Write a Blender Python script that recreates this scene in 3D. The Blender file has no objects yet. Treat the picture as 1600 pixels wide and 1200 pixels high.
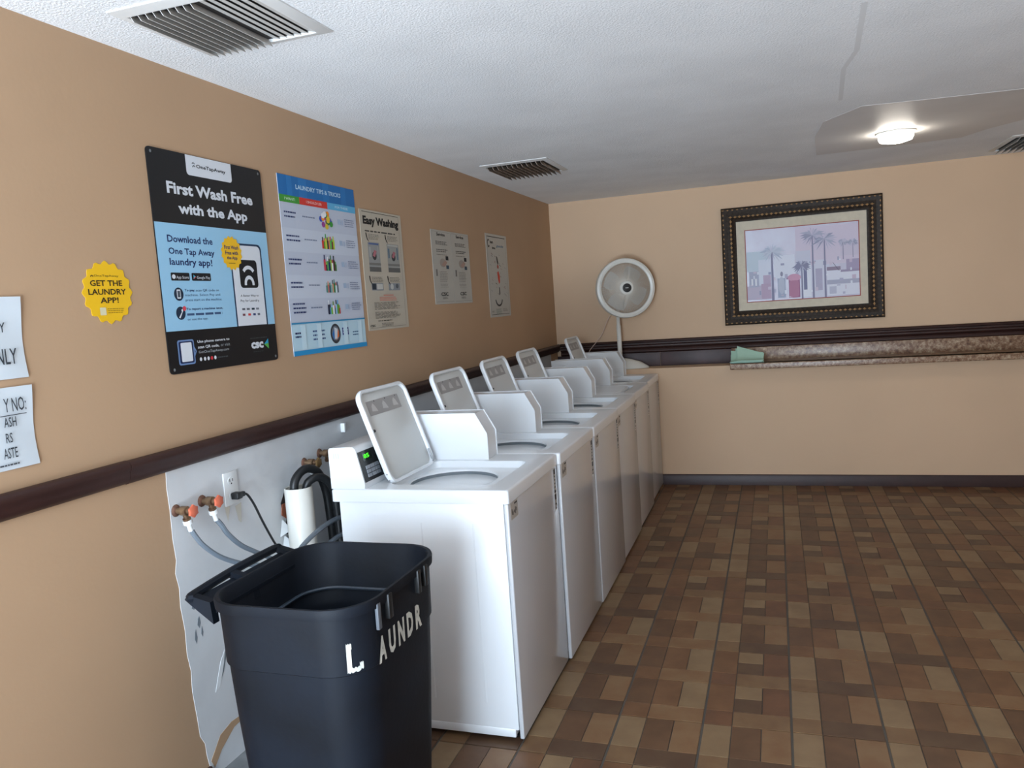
import bpy, bmesh, math, random
from mathutils import Vector, Matrix
random.seed(7)
S = bpy.context.scene
COL = S.collection
PI = math.pi

# ------------------------------------------------------------------ camera
def make_camera():
    a, b, c = 0.3269453, -0.1006724, -0.0691201
    f = Vector((-math.sin(a)*math.cos(b), math.cos(a)*math.cos(b), math.sin(b)))
    r = Vector((math.cos(a), math.sin(a), 0)); u = r.cross(f)
    r2 = math.cos(c)*r + math.sin(c)*u; u2 = -math.sin(c)*r + math.cos(c)*u
    m = Matrix(((r2.x, u2.x, -f.x, 1.8163085), (r2.y, u2.y, -f.y, -6.6538315), (r2.z, u2.z, -f.z, 1.5594653), (0, 0, 0, 1)))
    cd = bpy.data.cameras.new('camera'); co = bpy.data.objects.new('camera', cd); COL.objects.link(co)
    co.matrix_world = m
    cd.sensor_width = 36; cd.lens = 1233.917*36/1600; cd.clip_start = 0.02
    S.camera = co
    return m
CAM = make_camera()
CAMI = CAM.inverted()
def pix(p):
    q = CAMI @ Vector(p)
    if q.z > -0.05: return None
    return (800+1233.917*q.x/-q.z, 600-1233.917*q.y/-q.z, -q.z)

# ------------------------------------------------------------------ world, light, exposure
vs = S.view_settings
vs.view_transform = 'Standard'; vs.look = 'None'; vs.gamma = 1; vs.use_curve_mapping = False
vs.exposure = 0.12
w = bpy.data.worlds.new('world'); S.world = w; w.use_nodes = True
bg = w.node_tree.nodes['Background']; bg.inputs[0].default_value = (0.62, 0.78, 1.0, 1); bg.inputs[1].default_value = 1.2

def area(name, loc, rot, sx, sy, energy, col):
    l = bpy.data.lights.new(name, 'AREA'); l.shape = 'RECTANGLE'; l.size = sx; l.size_y = sy; l.energy = energy; l.color = col
    o = bpy.data.objects.new(name, l); COL.objects.link(o); o.location = loc; o.rotation_euler = rot
    return o
# daylight through the open double doorway behind the photographer
area('daylight_doorway', (0.95, -8.62, 1.15), (PI/2, 0, 0), 1.65, 2.1, 190, (0.68, 0.84, 1.0))
# sunlit pavement outside the doorway throwing light up onto the ceiling
area('pavement_bounce', (1.2, -10.3, 0.0), (PI, 0, 0), 5.0, 3.2, 1900, (0.78, 0.89, 1.0))
# weak fill light from an added, unseen window in the right wall, behind the photographer's right shoulder
area('added_window_fill', (4.66, -6.6, 1.5), (PI/2, 0, PI/2), 1.5, 1.1, 3, (0.84, 0.92, 1.0))

# ------------------------------------------------------------------ materials
def lin(c):
    return tuple(((x/255)/12.92 if x/255 <= 0.04045 else ((x/255+0.055)/1.055)**2.4) for x in c)
MATS = {}
def mat(name, rgb, rough=0.5, metal=0.0, coat=0.0, spec=0.5, var=0.0, vscale=4.0, bump=0.0, bscale=200.0, emit=None, estr=0.0, rgb2=None, detail=3.0):
    if name in MATS: return MATS[name]
    m = bpy.data.materials.new(name); m.use_nodes = True; nt = m.node_tree; bs = nt.nodes['Principled BSDF']
    c = lin(rgb)
    bs.inputs['Base Color'].default_value = (*c, 1); bs.inputs['Roughness'].default_value = rough; bs.inputs['Metallic'].default_value = metal
    bs.inputs['Coat Weight'].default_value = coat; bs.inputs['Coat Roughness'].default_value = 0.08; bs.inputs['Specular IOR Level'].default_value = spec
    if var or bump or rgb2:
        tc = nt.nodes.new('ShaderNodeTexCoord')
    if var or rgb2:
        n = nt.nodes.new('ShaderNodeTexNoise'); n.inputs['Scale'].default_value = vscale; n.inputs['Detail'].default_value = detail
        nt.links.new(tc.outputs['Object'], n.inputs['Vector'])
        r = nt.nodes.new('ShaderNodeValToRGB')
        c2 = lin(rgb2) if rgb2 else tuple(x*(1-var) for x in c)
        r.color_ramp.elements[0].position = 0.35; r.color_ramp.elements[1].position = 0.65
        r.color_ramp.elements[0].color = (*c2, 1); r.color_ramp.elements[1].color = (*[min(1, x*(1+var*0.6)) for x in c], 1)
        nt.links.new(n.outputs['Fac'], r.inputs['Fac']); nt.links.new(r.outputs['Color'], bs.inputs['Base Color'])
    if bump:
        n2 = nt.nodes.new('ShaderNodeTexNoise'); n2.inputs['Scale'].default_value = bscale; n2.inputs['Detail'].default_value = 2
        nt.links.new(tc.outputs['Object'], n2.inputs['Vector'])
        b = nt.nodes.new('ShaderNodeBump'); b.inputs['Strength'].default_value = bump; b.inputs['Distance'].default_value = 0.004
        nt.links.new(n2.outputs['Fac'], b.inputs['Height']); nt.links.new(b.outputs['Normal'], bs.inputs['Normal'])
    if emit:
        bs.inputs['Emission Color'].default_value = (*lin(emit), 1); bs.inputs['Emission Strength'].default_value = estr
    MATS[name] = m; return m
def ink(rgb, rough=0.55):
    return mat('ink_%d_%d_%d_%d' % (*rgb, int(rough*100)), rgb, rough, spec=0.3)

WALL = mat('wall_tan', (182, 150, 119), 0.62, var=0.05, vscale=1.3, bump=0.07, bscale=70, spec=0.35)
WALLB = mat('wall_tan_lit', (211, 180, 149), 0.62, var=0.04, vscale=1.1, bump=0.07, bscale=70, spec=0.35)  # same tan paint, lightened to put the back wall's brighter light into the colour
CEIL = mat('ceiling_popcorn', (236, 238, 240), 0.85, var=0.04, vscale=3, bump=0.7, bscale=150, spec=0.2)
PATCHC = mat('ceiling_smooth', (214, 212, 210), 0.5, var=0.04, vscale=3)
PLASTER = mat('bare_plaster', (212, 214, 216), 0.6, var=0.06, vscale=5, bump=0.3, bscale=14)
DKWOOD = mat('dark_brown_paint', (56, 34, 30), 0.42, spec=0.35, var=0.12, vscale=9, bump=0.15, bscale=30)
DKPANEL = mat('dark_panel', (72, 56, 58), 0.5, var=0.25, vscale=6)
ENAMEL = mat('white_enamel', (232, 235, 238), 0.24, coat=0.12)
ENAMELF = mat('front_enamel_shaded', (198, 199, 202), 0.2, coat=0.35)  # same white enamel, greyed so the fronts' shade sits in the colour
TUBW = mat('tub_plastic', (205, 210, 214), 0.3)
TUBG = mat('collar_grey', (120, 128, 134), 0.4)  # mid grey of the opening collar
LIDIN = mat('lid_inner', (206, 208, 206), 0.35)
PLAST = mat('black_plastic', (26, 28, 30), 0.42)
CANM = mat('can_black', (13, 20, 30), 0.6, spec=0.28, var=0.4, vscale=5, bump=0.12, bscale=60, detail=6)
GROUT = mat('grout', (86, 80, 73), 0.7, var=0.1, vscale=10)

# ------------------------------------------------------------------ helpers
def link(o, parent=None):
    COL.objects.link(o)
    if parent: o.parent = parent
    return o
def tag(o, label=None, cat=None, group=None, kind=None):
    if label: o['label'] = label
    if cat: o['category'] = cat
    if group: o['group'] = group
    if kind: o['kind'] = kind
    return o
def thing(name, label, cat, loc=(0, 0, 0), rz=0, group=None):
    o = bpy.data.objects.new(name, None); o.empty_display_size = 0.05
    o.location = loc; o.rotation_euler = (0, 0, rz)
    link(o); return tag(o, label, cat, group)
def copy_tree(o, parent=None):
    c = o.copy(); COL.objects.link(c)
    if parent: c.parent = parent
    for ch in o.children: copy_tree(ch, c)
    return c

class MB:
    def __init__(s): s.v = []; s.f = []; s.mi = []; s.sm = []
    def add(s, verts, faces, mi=0, smooth=False):
        o = len(s.v); s.v += [tuple(p) for p in verts]
        for f in faces: s.f.append([i+o for i in f]); s.mi.append(mi); s.sm.append(smooth)
    def box(s, x0, x1, y0, y1, z0, z1, mi=0):
        s.add([(x, y, z) for x in (x0, x1) for y in (y0, y1) for z in (z0, z1)],
              [(0, 1, 3, 2), (4, 6, 7, 5), (0, 4, 5, 1), (2, 3, 7, 6), (0, 2, 6, 4), (1, 5, 7, 3)], mi)
    def rbox(s, x0, x1, y0, y1, z0, z1, r=0.005, seg=2, mi=0):
        bm = bmesh.new(); bmesh.ops.create_cube(bm, size=1)
        for v in bm.verts: v.co = Vector(((x0+x1)/2+v.co.x*(x1-x0), (y0+y1)/2+v.co.y*(y1-y0), (z0+z1)/2+v.co.z*(z1-z0)))
        bmesh.ops.bevel(bm, geom=bm.edges[:], offset=r, segments=seg, profile=0.5, affect='EDGES')
        bm.verts.index_update()
        s.add([v.co[:] for v in bm.verts], [[v.index for v in f.verts] for f in bm.faces], mi, True); bm.free()
    def prism(s, poly, axis, a, b, mi=0, smooth=False):
        """poly: 2D points; axis 'y': (x,z) pts extruded y a..b ; 'x': (y,z) ; 'z': (x,y)"""
        def P(p, t):
            return (p[0], t, p[1]) if axis == 'y' else ((t, p[0], p[1]) if axis == 'x' else (p[0], p[1], t))
        n = len(poly); vs_ = [P(p, a) for p in poly]+[P(p, b) for p in poly]
        s.add(vs_, [[i, (i+1) % n, n+(i+1) % n, n+i] for i in range(n)], mi, smooth)
        s.add(vs_, [list(range(n))[::-1], [n+i for i in range(n)]], mi, False)
    def loft(s, rings, mi=0, smooth=True, caps=(False, False), closed=True):
        n = len(rings[0]); vs_ = [p for r in rings for p in r]; fs = []
        for k in range(len(rings)-1):
            for i in range(n if closed else n-1):
                j = (i+1) % n; fs.append([k*n+i, k*n+j, (k+1)*n+j, (k+1)*n+i])
        s.add(vs_, fs, mi, smooth)
        if caps[0]: s.add(rings[0], [list(range(n))[::-1]], mi)
        if caps[1]: s.add(rings[-1], [list(range(n))], mi)
    def lathe(s, prof, o=(0, 0, 0), axis=(0, 0, 1), n=32, mi=0, caps=(False, False), sy=1.0):
        az = Vector(axis).normalized(); ax = az.orthogonal().normalized()
        if abs(az.z) > 0.99: ax = Vector((1, 0, 0))
        ay = az.cross(ax); o = Vector(o)
        rings = [[(o+az*h+ax*(r*math.cos(2*PI*i/n))+ay*(sy*r*math.sin(2*PI*i/n)))[:] for i in range(n)] for r, h in prof]
        s.loft(rings, mi, True, caps)
    def tube(s, pts, r, n=8, mi=0, sm=4):
        P = [Vector(p) for p in pts]
        if sm > 1 and len(P) > 2:
            Q = []
            for i in range(len(P)-1):
                p0 = P[max(i-1, 0)]; p1 = P[i]; p2 = P[i+1]; p3 = P[min(i+2, len(P)-1)]
                for k in range(sm):
                    t = k/sm
                    Q.append(0.5*((2*p1)+(p2-p0)*t+(2*p0-5*p1+4*p2-p3)*t*t+(3*p1-p0-3*p2+p3)*t**3))
            Q.append(P[-1]); P = Q
        rings = []; up = Vector((0.13, 0.2, 1)).normalized()
        for i, p in enumerate(P):
            d = (P[min(i+1, len(P)-1)]-P[max(i-1, 0)]).normalized()
            a = d.cross(up)
            if a.length < 0.05: a = d.cross(Vector((1, 0, 0)))
            a.normalize(); b = d.cross(a); up = -b if (-b).dot(up) > 0 else b
            rr = r[min(i, len(r)-1)] if isinstance(r, (list, tuple)) else r
            rings.append([(p+a*(rr*math.cos(2*PI*k/n))+b*(rr*math.sin(2*PI*k/n)))[:] for k in range(n)])
        s.loft(rings, mi, True, (True, True))
    def build(s, name, mats, parent=None, fix=True):
        me = bpy.data.meshes.new(name); me.from_pydata(s.v, [], s.f)
        if not isinstance(mats, (list, tuple)): mats = [mats]
        for m in mats: me.materials.append(m)
        for p, mi, sm in zip(me.polygons, s.mi, s.sm): p.material_index = mi; p.use_smooth = sm
        if fix:
            bm = bmesh.new(); bm.from_mesh(me); bmesh.ops.remove_doubles(bm, verts=bm.verts, dist=1e-5)
            bmesh.ops.recalc_face_normals(bm, faces=bm.faces); 
            bm.to_mesh(me); bm.free()
            try: me.set_sharp_from_angle(angle=math.radians(40))
            except Exception: pass
        return link(bpy.data.objects.new(name, me), parent)

def rrect(cx, cy, hx, hy, r, n=8, z=None):
    """rounded rectangle ring of 4*(n+1) points, counter-clockwise from +x side lower corner"""
    out = []
    for k, (sx, sy) in enumerate(((1, 1), (-1, 1), (-1, -1), (1, -1))):
        for i in range(n+1):
            t = (k+i/n)*PI/2
            p = (cx+sx*(hx-r)+r*math.cos(t), cy+sy*(hy-r)+r*math.sin(t))
            out.append(p if z is None else (p[0], p[1], z))
    return out
def struct(mb, name, m, parent=None):
    o = mb.build(name, m, parent)
    if parent is None: o['kind'] = 'structure'
    return o

_TC = {}
def text_geo(s, bold=0.0, shear=0.0):
    k = (s, bold, shear)
    if k in _TC: return _TC[k]
    c = bpy.data.curves.new('t', 'FONT'); c.body = s; c.size = 1; c.offset = bold; c.shear = shear; c.resolution_u = 2; c.fill_mode = 'FRONT'
    o = bpy.data.objects.new('t', c)
    me = o.to_mesh()
    v = [(p.co.x, p.co.y) for p in me.vertices]; f = [list(p.vertices) for p in me.polygons]
    o.to_mesh_clear(); bpy.data.objects.remove(o); bpy.data.curves.remove(c)
    xs = [p[0] for p in v]; ys = [p[1] for p in v]
    r = (v, f, min(xs), max(xs), min(ys), max(ys)); _TC[k] = r
    return r

class Sheet:
    """flat print: parts drawn in u,v fractions on stacked hair-thin layers"""
    def __init__(s, root, w, h, U, N, th=0.002):
        s.root = root; s.w = w; s.h = h; s.U = Vector(U); s.N = Vector(N); s.th = th; s.parts = {}; s.cnt = {}
    def P(s, u, v, l): return (s.U*(u*s.w)+Vector((0, 0, v*s.h))+s.N*(s.th+0.00035*l+7e-6*s.cnt.get(l, 0)))[:]
    def bump(s, l): s.cnt[l] = s.cnt.get(l, 0)+1
    def _mb(s, part):
        if part not in s.parts: s.parts[part] = (MB(), [])
        return s.parts[part]
    def _mi(s, part, col):
        mb, ms = s._mb(part)
        m = col if isinstance(col, bpy.types.Material) else ink(col)
        if m not in ms: ms.append(m)
        return mb, ms.index(m)
    def base(s, col, name='sheet', r=0.0, mat_=None):
        mb = MB(); m = mat_ or ink(col, 0.35)
        ring = rrect(s.w/2, s.h/2, s.w/2, s.h/2, max(r, 0.0005), 4 if r else 1)
        f = [(s.U*a+Vector((0, 0, b))+s.N*0.0002)[:] for a, b in ring]; g = [(s.U*a+Vector((0, 0, b))+s.N*s.th)[:] for a, b in ring]
        mb.loft([f, g], 0, False, (True, True)); return mb.build(name, m, s.root)
    def rect(s, u0, v0, u1, v1, col, l=1, part='printed_panel', r=0):
        s.bump(l)
        mb, mi = s._mi(part, col)
        if r:
            ring = rrect((u0+u1)/2*s.w, (v0+v1)/2*s.h, abs(u1-u0)/2*s.w, abs(v1-v0)/2*s.h, r, 5)
            mb.add([s.P(a/s.w, b/s.h, l) for a, b in ring], [list(range(len(ring)))], mi)
        else: mb.add([s.P(u0, v0, l), s.P(u1, v0, l), s.P(u1, v1, l), s.P(u0, v1, l)], [[0, 1, 2, 3]], mi)
    def poly(s, pts, col, l=1, part='printed_panel'):
        s.bump(l)
        mb, mi = s._mi(part, col); mb.add([s.P(a, b, l) for a, b in pts], [list(range(len(pts)))], mi)
    def disc(s, u, v, ru, rv, col, l=1, part='printed_panel', n=20, star=0):
        s.bump(l)
        pts = []
        m = n if not star else star*2
        for i in range(m):
            k = 1 if not star or i % 2 else 0.88
            pts.append((u+ru*k*math.cos(2*PI*i/m), v+rv*k*math.sin(2*PI*i/m)))
        mb, mi = s._mi(part, col); mb.add([s.P(u, v, l)]+[s.P(a, b, l) for a, b in pts], [[0, 1+i, 1+(i+1) % m] for i in range(m)], mi)
    def arc(s, u, v, r0, r1, a0, a1, asp, col, l=1, part='picture', n=10):
        s.bump(l)
        mb, mi = s._mi(part, col); vs_ = []
        for i in range(n+1):
            t = math.radians(a0+(a1-a0)*i/n)
            for r in (r0, r1): vs_.append(s.P(u+r*math.cos(t), v+r*asp*math.sin(t), l))
        mb.add(vs_, [[2*i, 2*i+1, 2*i+3, 2*i+2] for i in range(n)], mi)
    def text(s, t, u0, u1, v0, v1, col, l=2, part='lettering', bold=0.0, shear=0.0):
        s.bump(l)
        v, f, xa, xb, ya, yb = text_geo(t, bold, shear); mb = MB(); mb.add([s.P(u0+(x-xa)/(xb-xa)*(u1-u0), v0+(y-ya)/(yb-ya)*(v1-v0), l) for x, y in v], f)
        mb.build(part, ink(col), s.root, fix=False)
    def bars(s, u0, u1, v0, v1, n, col, l=2, part='fine_print', frac=0.5, words=True):
        """illegibly small print: rows of short strokes"""
        rnd = random.Random(int((u0*31+v0*77+n)*1000))
        dv = (v1-v0)/n
        for i in range(n):
            v = v1-dv*(i+0.5); u = u0; e = u1-(u1-u0)*rnd.uniform(0, 0.22)
            while u < e:
                wl = (u1-u0)*rnd.uniform(0.07, 0.2) if words else (e-u0)
                s.rect(u, v-dv*frac/2, min(u+wl, e), v+dv*frac/2, col, l, part); u += wl+(u1-u0)*0.03
    def cut(s, part='picture'):
        if part in s.parts: mb, ms = s.parts.pop(part); mb.build(part, ms, s.root, fix=False)['kind'] = 'stuff'
    def done(s):
        for p, (mb, ms) in s.parts.items():
            o = mb.build(p, ms, s.root, fix=False)
            if p != 'underline': o['kind'] = 'stuff'

# ================================================================== SETTING
H = 2.388; XR = 4.6; YF = -8.5; DL = 0.227; ZL = 0.96
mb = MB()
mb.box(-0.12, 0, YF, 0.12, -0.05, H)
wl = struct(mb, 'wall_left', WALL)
mb = MB()
mb.prism([(0, -0.05), (0, ZL), (-DL, ZL), (-DL, -0.05)], 'x', 0.0, XR)
mb.box(0, XR, 0, 0.12, -0.05, H)
wb = struct(mb, 'wall_back', WALLB)
mb = MB()   # right wall with an opening for the added fill window, out of view
mb.box(XR, XR+0.12, YF, 0.12, -0.05, 0.95); mb.box(XR, XR+0.12, YF, 0.12, 2.05, H)
mb.box(XR, XR+0.12, YF, -7.35, 0.95, 2.05); mb.box(XR, XR+0.12, -5.85, 0.12, 0.95, 2.05)
struct(mb, 'wall_right', WALLB)
mb = MB()   # front wall with the doorway
mb.box(-0.12, 0.08, YF-0.12, YF, -0.05, H); mb.box(1.85, XR+0.12, YF-0.12, YF, -0.05, H); mb.box(0.08, 1.85, YF-0.12, YF, 2.2, H)
struct(mb, 'wall_front', WALLB)
mb = MB()
mb.box(0.08, 0.12, YF-0.1, YF+0.01, 0, 2.2); mb.box(1.8, 1.85, YF-0.1, YF+0.01, 0, 2.2); mb.box(0.08, 1.85, YF-0.1, YF+0.01, 2.15, 2.2)
struct(mb, 'door_1', DKWOOD)
mb = MB()
for a, b, c, d in ((-7.35, -7.3, 0.95, 2.05), (-5.9, -5.85, 0.95, 2.05), (-7.35, -5.85, 0.95, 1.0), (-7.35, -5.85, 2.0, 2.05)):
    mb.box(XR-0.005, XR+0.1, a, b, c, d)
struct(mb, 'added_window_1', mat('added_window_white', (225, 225, 222), 0.4))  # frame of the added window, unseen
mb = MB(); mb.box(-0.12, XR+0.12, YF-0.12, 0.12, H, H+0.1)
ceil = struct(mb, 'ceiling', CEIL)
# smooth repainted area round the lamp, and the crack
mb = MB(); mb.prism([(2.10, -1.0), (2.06, -1.68), (2.08, -2.12), (2.24, -2.40), (2.54, -2.35), (2.95, -2.30), (3.3, -2.3), (3.3, -1.6), (3.03, -1.25), (2.93, -1.03), (2.5, -1.0)], 'z', H-0.0015, H-0.0002)
mb.build('smooth_patch', PATCHC, ceil)
mb = MB()
cr = [(2.10, -3.95), (2.125, -3.42), (2.10, -3.17), (2.13, -2.6)]
for (a, b), (c, d) in zip(cr, cr[1:]):
    mb.add([(a-0.009, b, H-0.0008), (a+0.009, b, H-0.0008), (c+0.009, d, H-0.0008), (c-0.009, d, H-0.0008)], [[0, 1, 2, 3]])
mb.build('seam_line', mat('seam_grey', (222, 223, 224), 0.8), ceil)

# ---- floor: 12 inch modules, each printed/laid as three columns of small tiles
mb = MB(); mb.box(-0.12, XR+0.12, YF-1.2, 0.12, -0.06, -0.0035)
floor = struct(mb, 'floor', GROUT)
def tmat(name, rgb, rgb2): return mat(name, rgb, 0.42, rgb2=rgb2, vscale=11, bump=0.12, bscale=45, detail=5, spec=0.4)
TL = [tmat('tile_light', (138, 113, 84), (125, 100, 73)), tmat('tile_tan', (125, 97, 69), (112, 83, 58)), tmat('tile_light_orange', (132, 103, 74), (122, 88, 60))]
TD = [tmat('tile_dark', (96, 73, 54), (84, 61, 46)), tmat('tile_brown', (106, 77, 55), (92, 66, 47))]
TR = [tmat('tile_red_brown', (112, 77, 55), (98, 68, 49)), tmat('tile_orange_brown', (120, 86, 60), (106, 74, 50))]
ALLT = TL+TD+TR
GS = 0.3048; GX = 1.5154; GY = -3.571; C3 = GS/3
def module(k, r, ty):
    x0 = GX+k*GS; y0 = GY+r*GS; g = 0.0022; G = 0.0042
    X = [x0+G, x0+C3, x0+2*C3, x0+3*C3-G]; Y = [y0+g*1.2, y0+C3, y0+2*C3, y0+3*C3-g*1.2]
    def t(a, b, c, d, m):
        xa = X[a]+(g*0.7 if a else 0); xb = X[b]-(g*0.7 if b < 3 else 0); ya = Y[c]+(g*0.3 if c else 0); yb = Y[d]-(g*0.3 if d < 3 else 0)
        return (xa, xb, ya, yb, m)
    if ty == 1: return [t(0, 1, 1, 3, TL[0]), t(0, 1, 0, 1, TL[1]), t(1, 2, 1, 3, TD[1]), t(2, 3, 1, 3, TL[2]), t(1, 3, 0, 1, TD[0])]
    if ty == 2: return [t(0, 1, 1, 3, TR[1]), t(0, 1, 0, 1, TR[0]), t(1, 2, 2, 3, TL[0]), t(1, 2, 1, 2, TD[0]), t(2, 3, 1, 3, TR[0]), t(1, 3, 0, 1, TL[1])]
    return [t(0, 1, 1, 3, TD[1]), t(0, 1, 0, 1, TR[1]), t(1, 2, 1, 3, TR[1]), t(2, 3, 1, 3, TL[0]), t(1, 3, 0, 1, TL[2])]
known = {(0, 1): 1, (0, 0): 2, (0, -1): 2, (0, 2): 2, (0, 3): 2, (0, 4): 1, (0, 5): 1, (1, 2): 1, (1, 1): 3, (1, 0): 1, (1, -1): 1, (1, 3): 2, (1, 4): 3,
         (-1, -1): 3, (-1, 0): 3, (-1, 1): 3, (-1, 2): 3, (-1, 3): 2, (-2, -1): 1, (-2, 0): 1, (-2, 1): 3, (-2, 2): 1, (-2, 3): 1, (-3, 0): 1,
         (2, 0): 3, (2, 1): 1, (2, -1): 1, (2, 2): 3, (2, 3): 2, (3, 0): 3, (3, 1): 3, (3, 2): 3, (3, -1): 1, (3, 3): 2}
rnd = random.Random(11)
tiles = []
for r in range(-17, 11):
    for k in range(-5, 11):
        tiles += module(k, r, known.get((k, r)) or rnd.choice([1, 2, 2, 3, 1]))
def clipt(t):
    xa, xb, ya, yb, m = t; xa = max(xa, 0.002); xb = min(xb, XR); yb = min(yb, -DL); ya = max(ya, YF)
    return None if xb-xa < 0.01 or yb-ya < 0.01 else (xa, xb, ya, yb, m)
tiles = [t for t in (clipt(t) for t in tiles) if t]
def score(t):
    cx, cy = (t[0]+t[1])/2, (t[2]+t[3])/2
    if cx < 0.9 and cy > -4.2: return 0
    q = pix((cx, cy, 0))
    if not q or not (-5 < q[0] < 1605 and -5 < q[1] < 1205): return 0
    if q[0] < 675 and cy < -4.2: return 0
    return (t[1]-t[0])*(t[3]-t[2])/q[2]**3
tiles.sort(key=score, reverse=True)
def tilemb(mb, t, mi=0, ox=0, oy=0):
    xa, xb, ya, yb, m = t; c = 0.0012
    v = [(xa, ya, -0.0035), (xb, ya, -0.0035), (xb, yb, -0.0035), (xa, yb, -0.0035), (xa, ya, -0.0008), (xb, ya, -0.0008), (xb, yb, -0.0008), (xa, yb, -0.0008),
         (xa+c, ya+c, 0), (xb-c, ya+c, 0), (xb-c, yb-c, 0), (xa+c, yb-c, 0)]
    mb.add([(x-ox, y-oy, z) for x, y, z in v], [(0, 1, 5, 4), (1, 2, 6, 5), (2, 3, 7, 6), (3, 0, 4, 7), (4, 5, 9, 8), (5, 6, 10, 9), (6, 7, 11, 10), (7, 4, 8, 11), (8, 9, 10, 11)], mi)
near = [t for t in tiles[:300] if score(t) > 0]
for t in near:
    mb = MB(); tilemb(mb, t, 0)
    mb.build('tile', t[4], floor, fix=False)
mb = MB()
for t in tiles[len(near):]: tilemb(mb, t, ALLT.index(t[4]))
o = mb.build('tile_field', ALLT, floor, fix=False); o['kind'] = 'stuff'

# ---- left wall: bare plaster strip under the rail with a ragged edge
edge = [(-4.478, 0.0), (-4.655, 0.075), (-4.67, 0.16), (-4.672, 0.20), (-4.69, 0.235), (-4.694, 0.30), (-4.702, 0.396), (-4.697, 0.46), (-4.706, 0.52), (-4.703, 0.60), (-4.711, 0.68), (-4.707, 0.74), (-4.716, 0.79), (-4.706, 0.83), (-4.711, 0.90), (-4.709, 0.99), (-4.712, 1.06), (-4.708, 1.118)]
mb = MB(); mb.prism(edge+[(-0.2272, 1.118), (-0.2272, 0.0)], 'x', 0.0001, 0.0016)
pl = mb.build('bare_plaster', PLASTER, wl)
# smear of tan paint and a low board at the foot of the wall
mb = MB(); mb.prism([(-4.655, 0.13), (-4.60, 0.19), (-4.54, 0.205), (-4.47, 0.20), (-4.47, 0.185), (-4.53, 0.18), (-4.60, 0.14), (-4.64, 0.10)], 'x', 0.0016, 0.0026)
mb.build('tan_paint_smear', WALL, wl)
for (y, z, a, b) in ((-4.64, 0.60, 0.008, 0.02), (-4.66, 0.56, 0.006, 0.025), (-4.63, 0.565, 0.005, 0.018), (-4.655, 0.66, 0.01, 0.012)):
    mb = MB(); mb.prism([(y-a, z-b*0.3), (y, z-b), (y+a, z-b*0.2), (y+a*0.5, z+b), (y-a*0.4, z+b*0.6)], 'x', 0.0017, 0.0022); mb.build('scuff_mark', mat('scuff', (120, 128, 136), 0.7), wl)
mb = MB(); mb.prism([(-4.575, 0.36), (-4.55, 0.39), (-4.525, 0.45), (-4.52, 0.475), (-4.535, 0.45), (-4.56, 0.40)], 'x', 0.0017, 0.0024); mb.build('gouge_mark', mat('gouge', (112, 120, 126), 0.7), wl)
mb = MB(); mb.prism([(-4.60, 0.34), (-4.575, 0.35), (-4.545, 0.42), (-4.535, 0.46), (-4.56, 0.43)], 'x', 0.0017, 0.0026); mb.build('filler_blob', mat('filler', (225, 228, 230), 0.6), wl)
# broken plaster hole beside the standpipe
mb = MB(); mb.prism([(-4.117, 0.90), (-4.144, 0.865), (-4.140, 0.83), (-4.117, 0.80), (-4.127, 0.765), (-4.144, 0.745), (-4.112, 0.735), (-4.107, 0.70), (-4.137, 0.685), (-4.128, 0.60), (-4.132, 0.55), (-4.052, 0.55), (-4.052, 0.90)], 'x', 0.0017, 0.003)
mb.build('broken_hole', mat('hole_dark', (38, 30, 28), 0.9), wl)
mb = MB(); mb.prism([(-4.140, 0.86), (-4.149, 0.82), (-4.122, 0.80), (-4.112, 0.86)], 'x', 0.003, 0.006); mb.prism([(-4.137, 0.64), (-4.145, 0.61), (-4.122, 0.59), (-4.112, 0.63)], 'x', 0.003, 0.006)
mb.build('exposed_brick', mat('brick_edge', (150, 84, 58), 0.85), wl)
mb = MB()
for pts in ([(-4.167, 0.74), (-4.147, 0.80), (-4.127, 0.755)], [(-4.172, 0.66), (-4.142, 0.735), (-4.117, 0.70)], [(-4.157, 0.56), (-4.142, 0.62), (-4.122, 0.575)]):
    n0 = len(mb.v); a, b, c = pts
    mb.add([(0.002, *a), (0.002, *b), (0.022, *c), (0.004, a[0]+0.004, a[1]), (0.004, b[0]+0.004, b[1]), (0.024, c[0]+0.004, c[1])], [(0, 1, 2), (3, 5, 4), (0, 3, 4, 1), (1, 4, 5, 2), (2, 5, 3, 0)])
mb.build('plaster_flake', mat('flake', (226, 229, 230), 0.7), wl)
# wrinkled strip of old tape under the outlet
mb = MB(); mb.add([(0.002, -4.405, 0.925), (0.002, -4.37, 0.93), (0.006, -4.385, 0.86), (0.003, -4.395, 0.87)], [(0, 1, 2, 3)]); mb.add([(0.002, -4.46, 0.94), (0.004, -4.43, 0.94), (0.003, -4.45, 0.88)], [(0, 1, 2)])
mb.build('torn_tape', mat('tape', (200, 196, 184), 0.5), wl)

def rail(name, ya, yb, off=0.0):
    prof = [(0.0, 1.183), (0.012, 1.186), (0.024, 1.181), (0.030, 1.172), (0.030, 1.160), (0.024, 1.152), (0.024, 1.142), (0.020, 1.128), (0.010, 1.118), (0.0, 1.115)]
    mb = MB(); mb.prism([(x+0.0017, z+off) for x, z in prof], 'y', ya, yb, 0, True); struct(mb, name, DKWOOD)
rail('trim_1', YF, -4.872); rail('trim_2', -4.870, -0.0005, -0.0015)
mb = MB(); prof = [(0, 1.182), (-0.022, 1.184), (-0.030, 1.176), (-0.028, 1.166), (-0.016, 1.160), (-0.018, 1.148), (-0.034, 1.140), (-0.036, 1.128), (-0.024, 1.118), (-0.014, 1.110), (-0.020, 1.100), (-0.022, 1.088), (-0.012, 1.078), (0, 1.076)]
mb.prism([(y-0.0002, z) for y, z in prof], 'x', 0.034, XR-0.001, 0, True); struct(mb, 'trim_3', DKWOOD)
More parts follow.
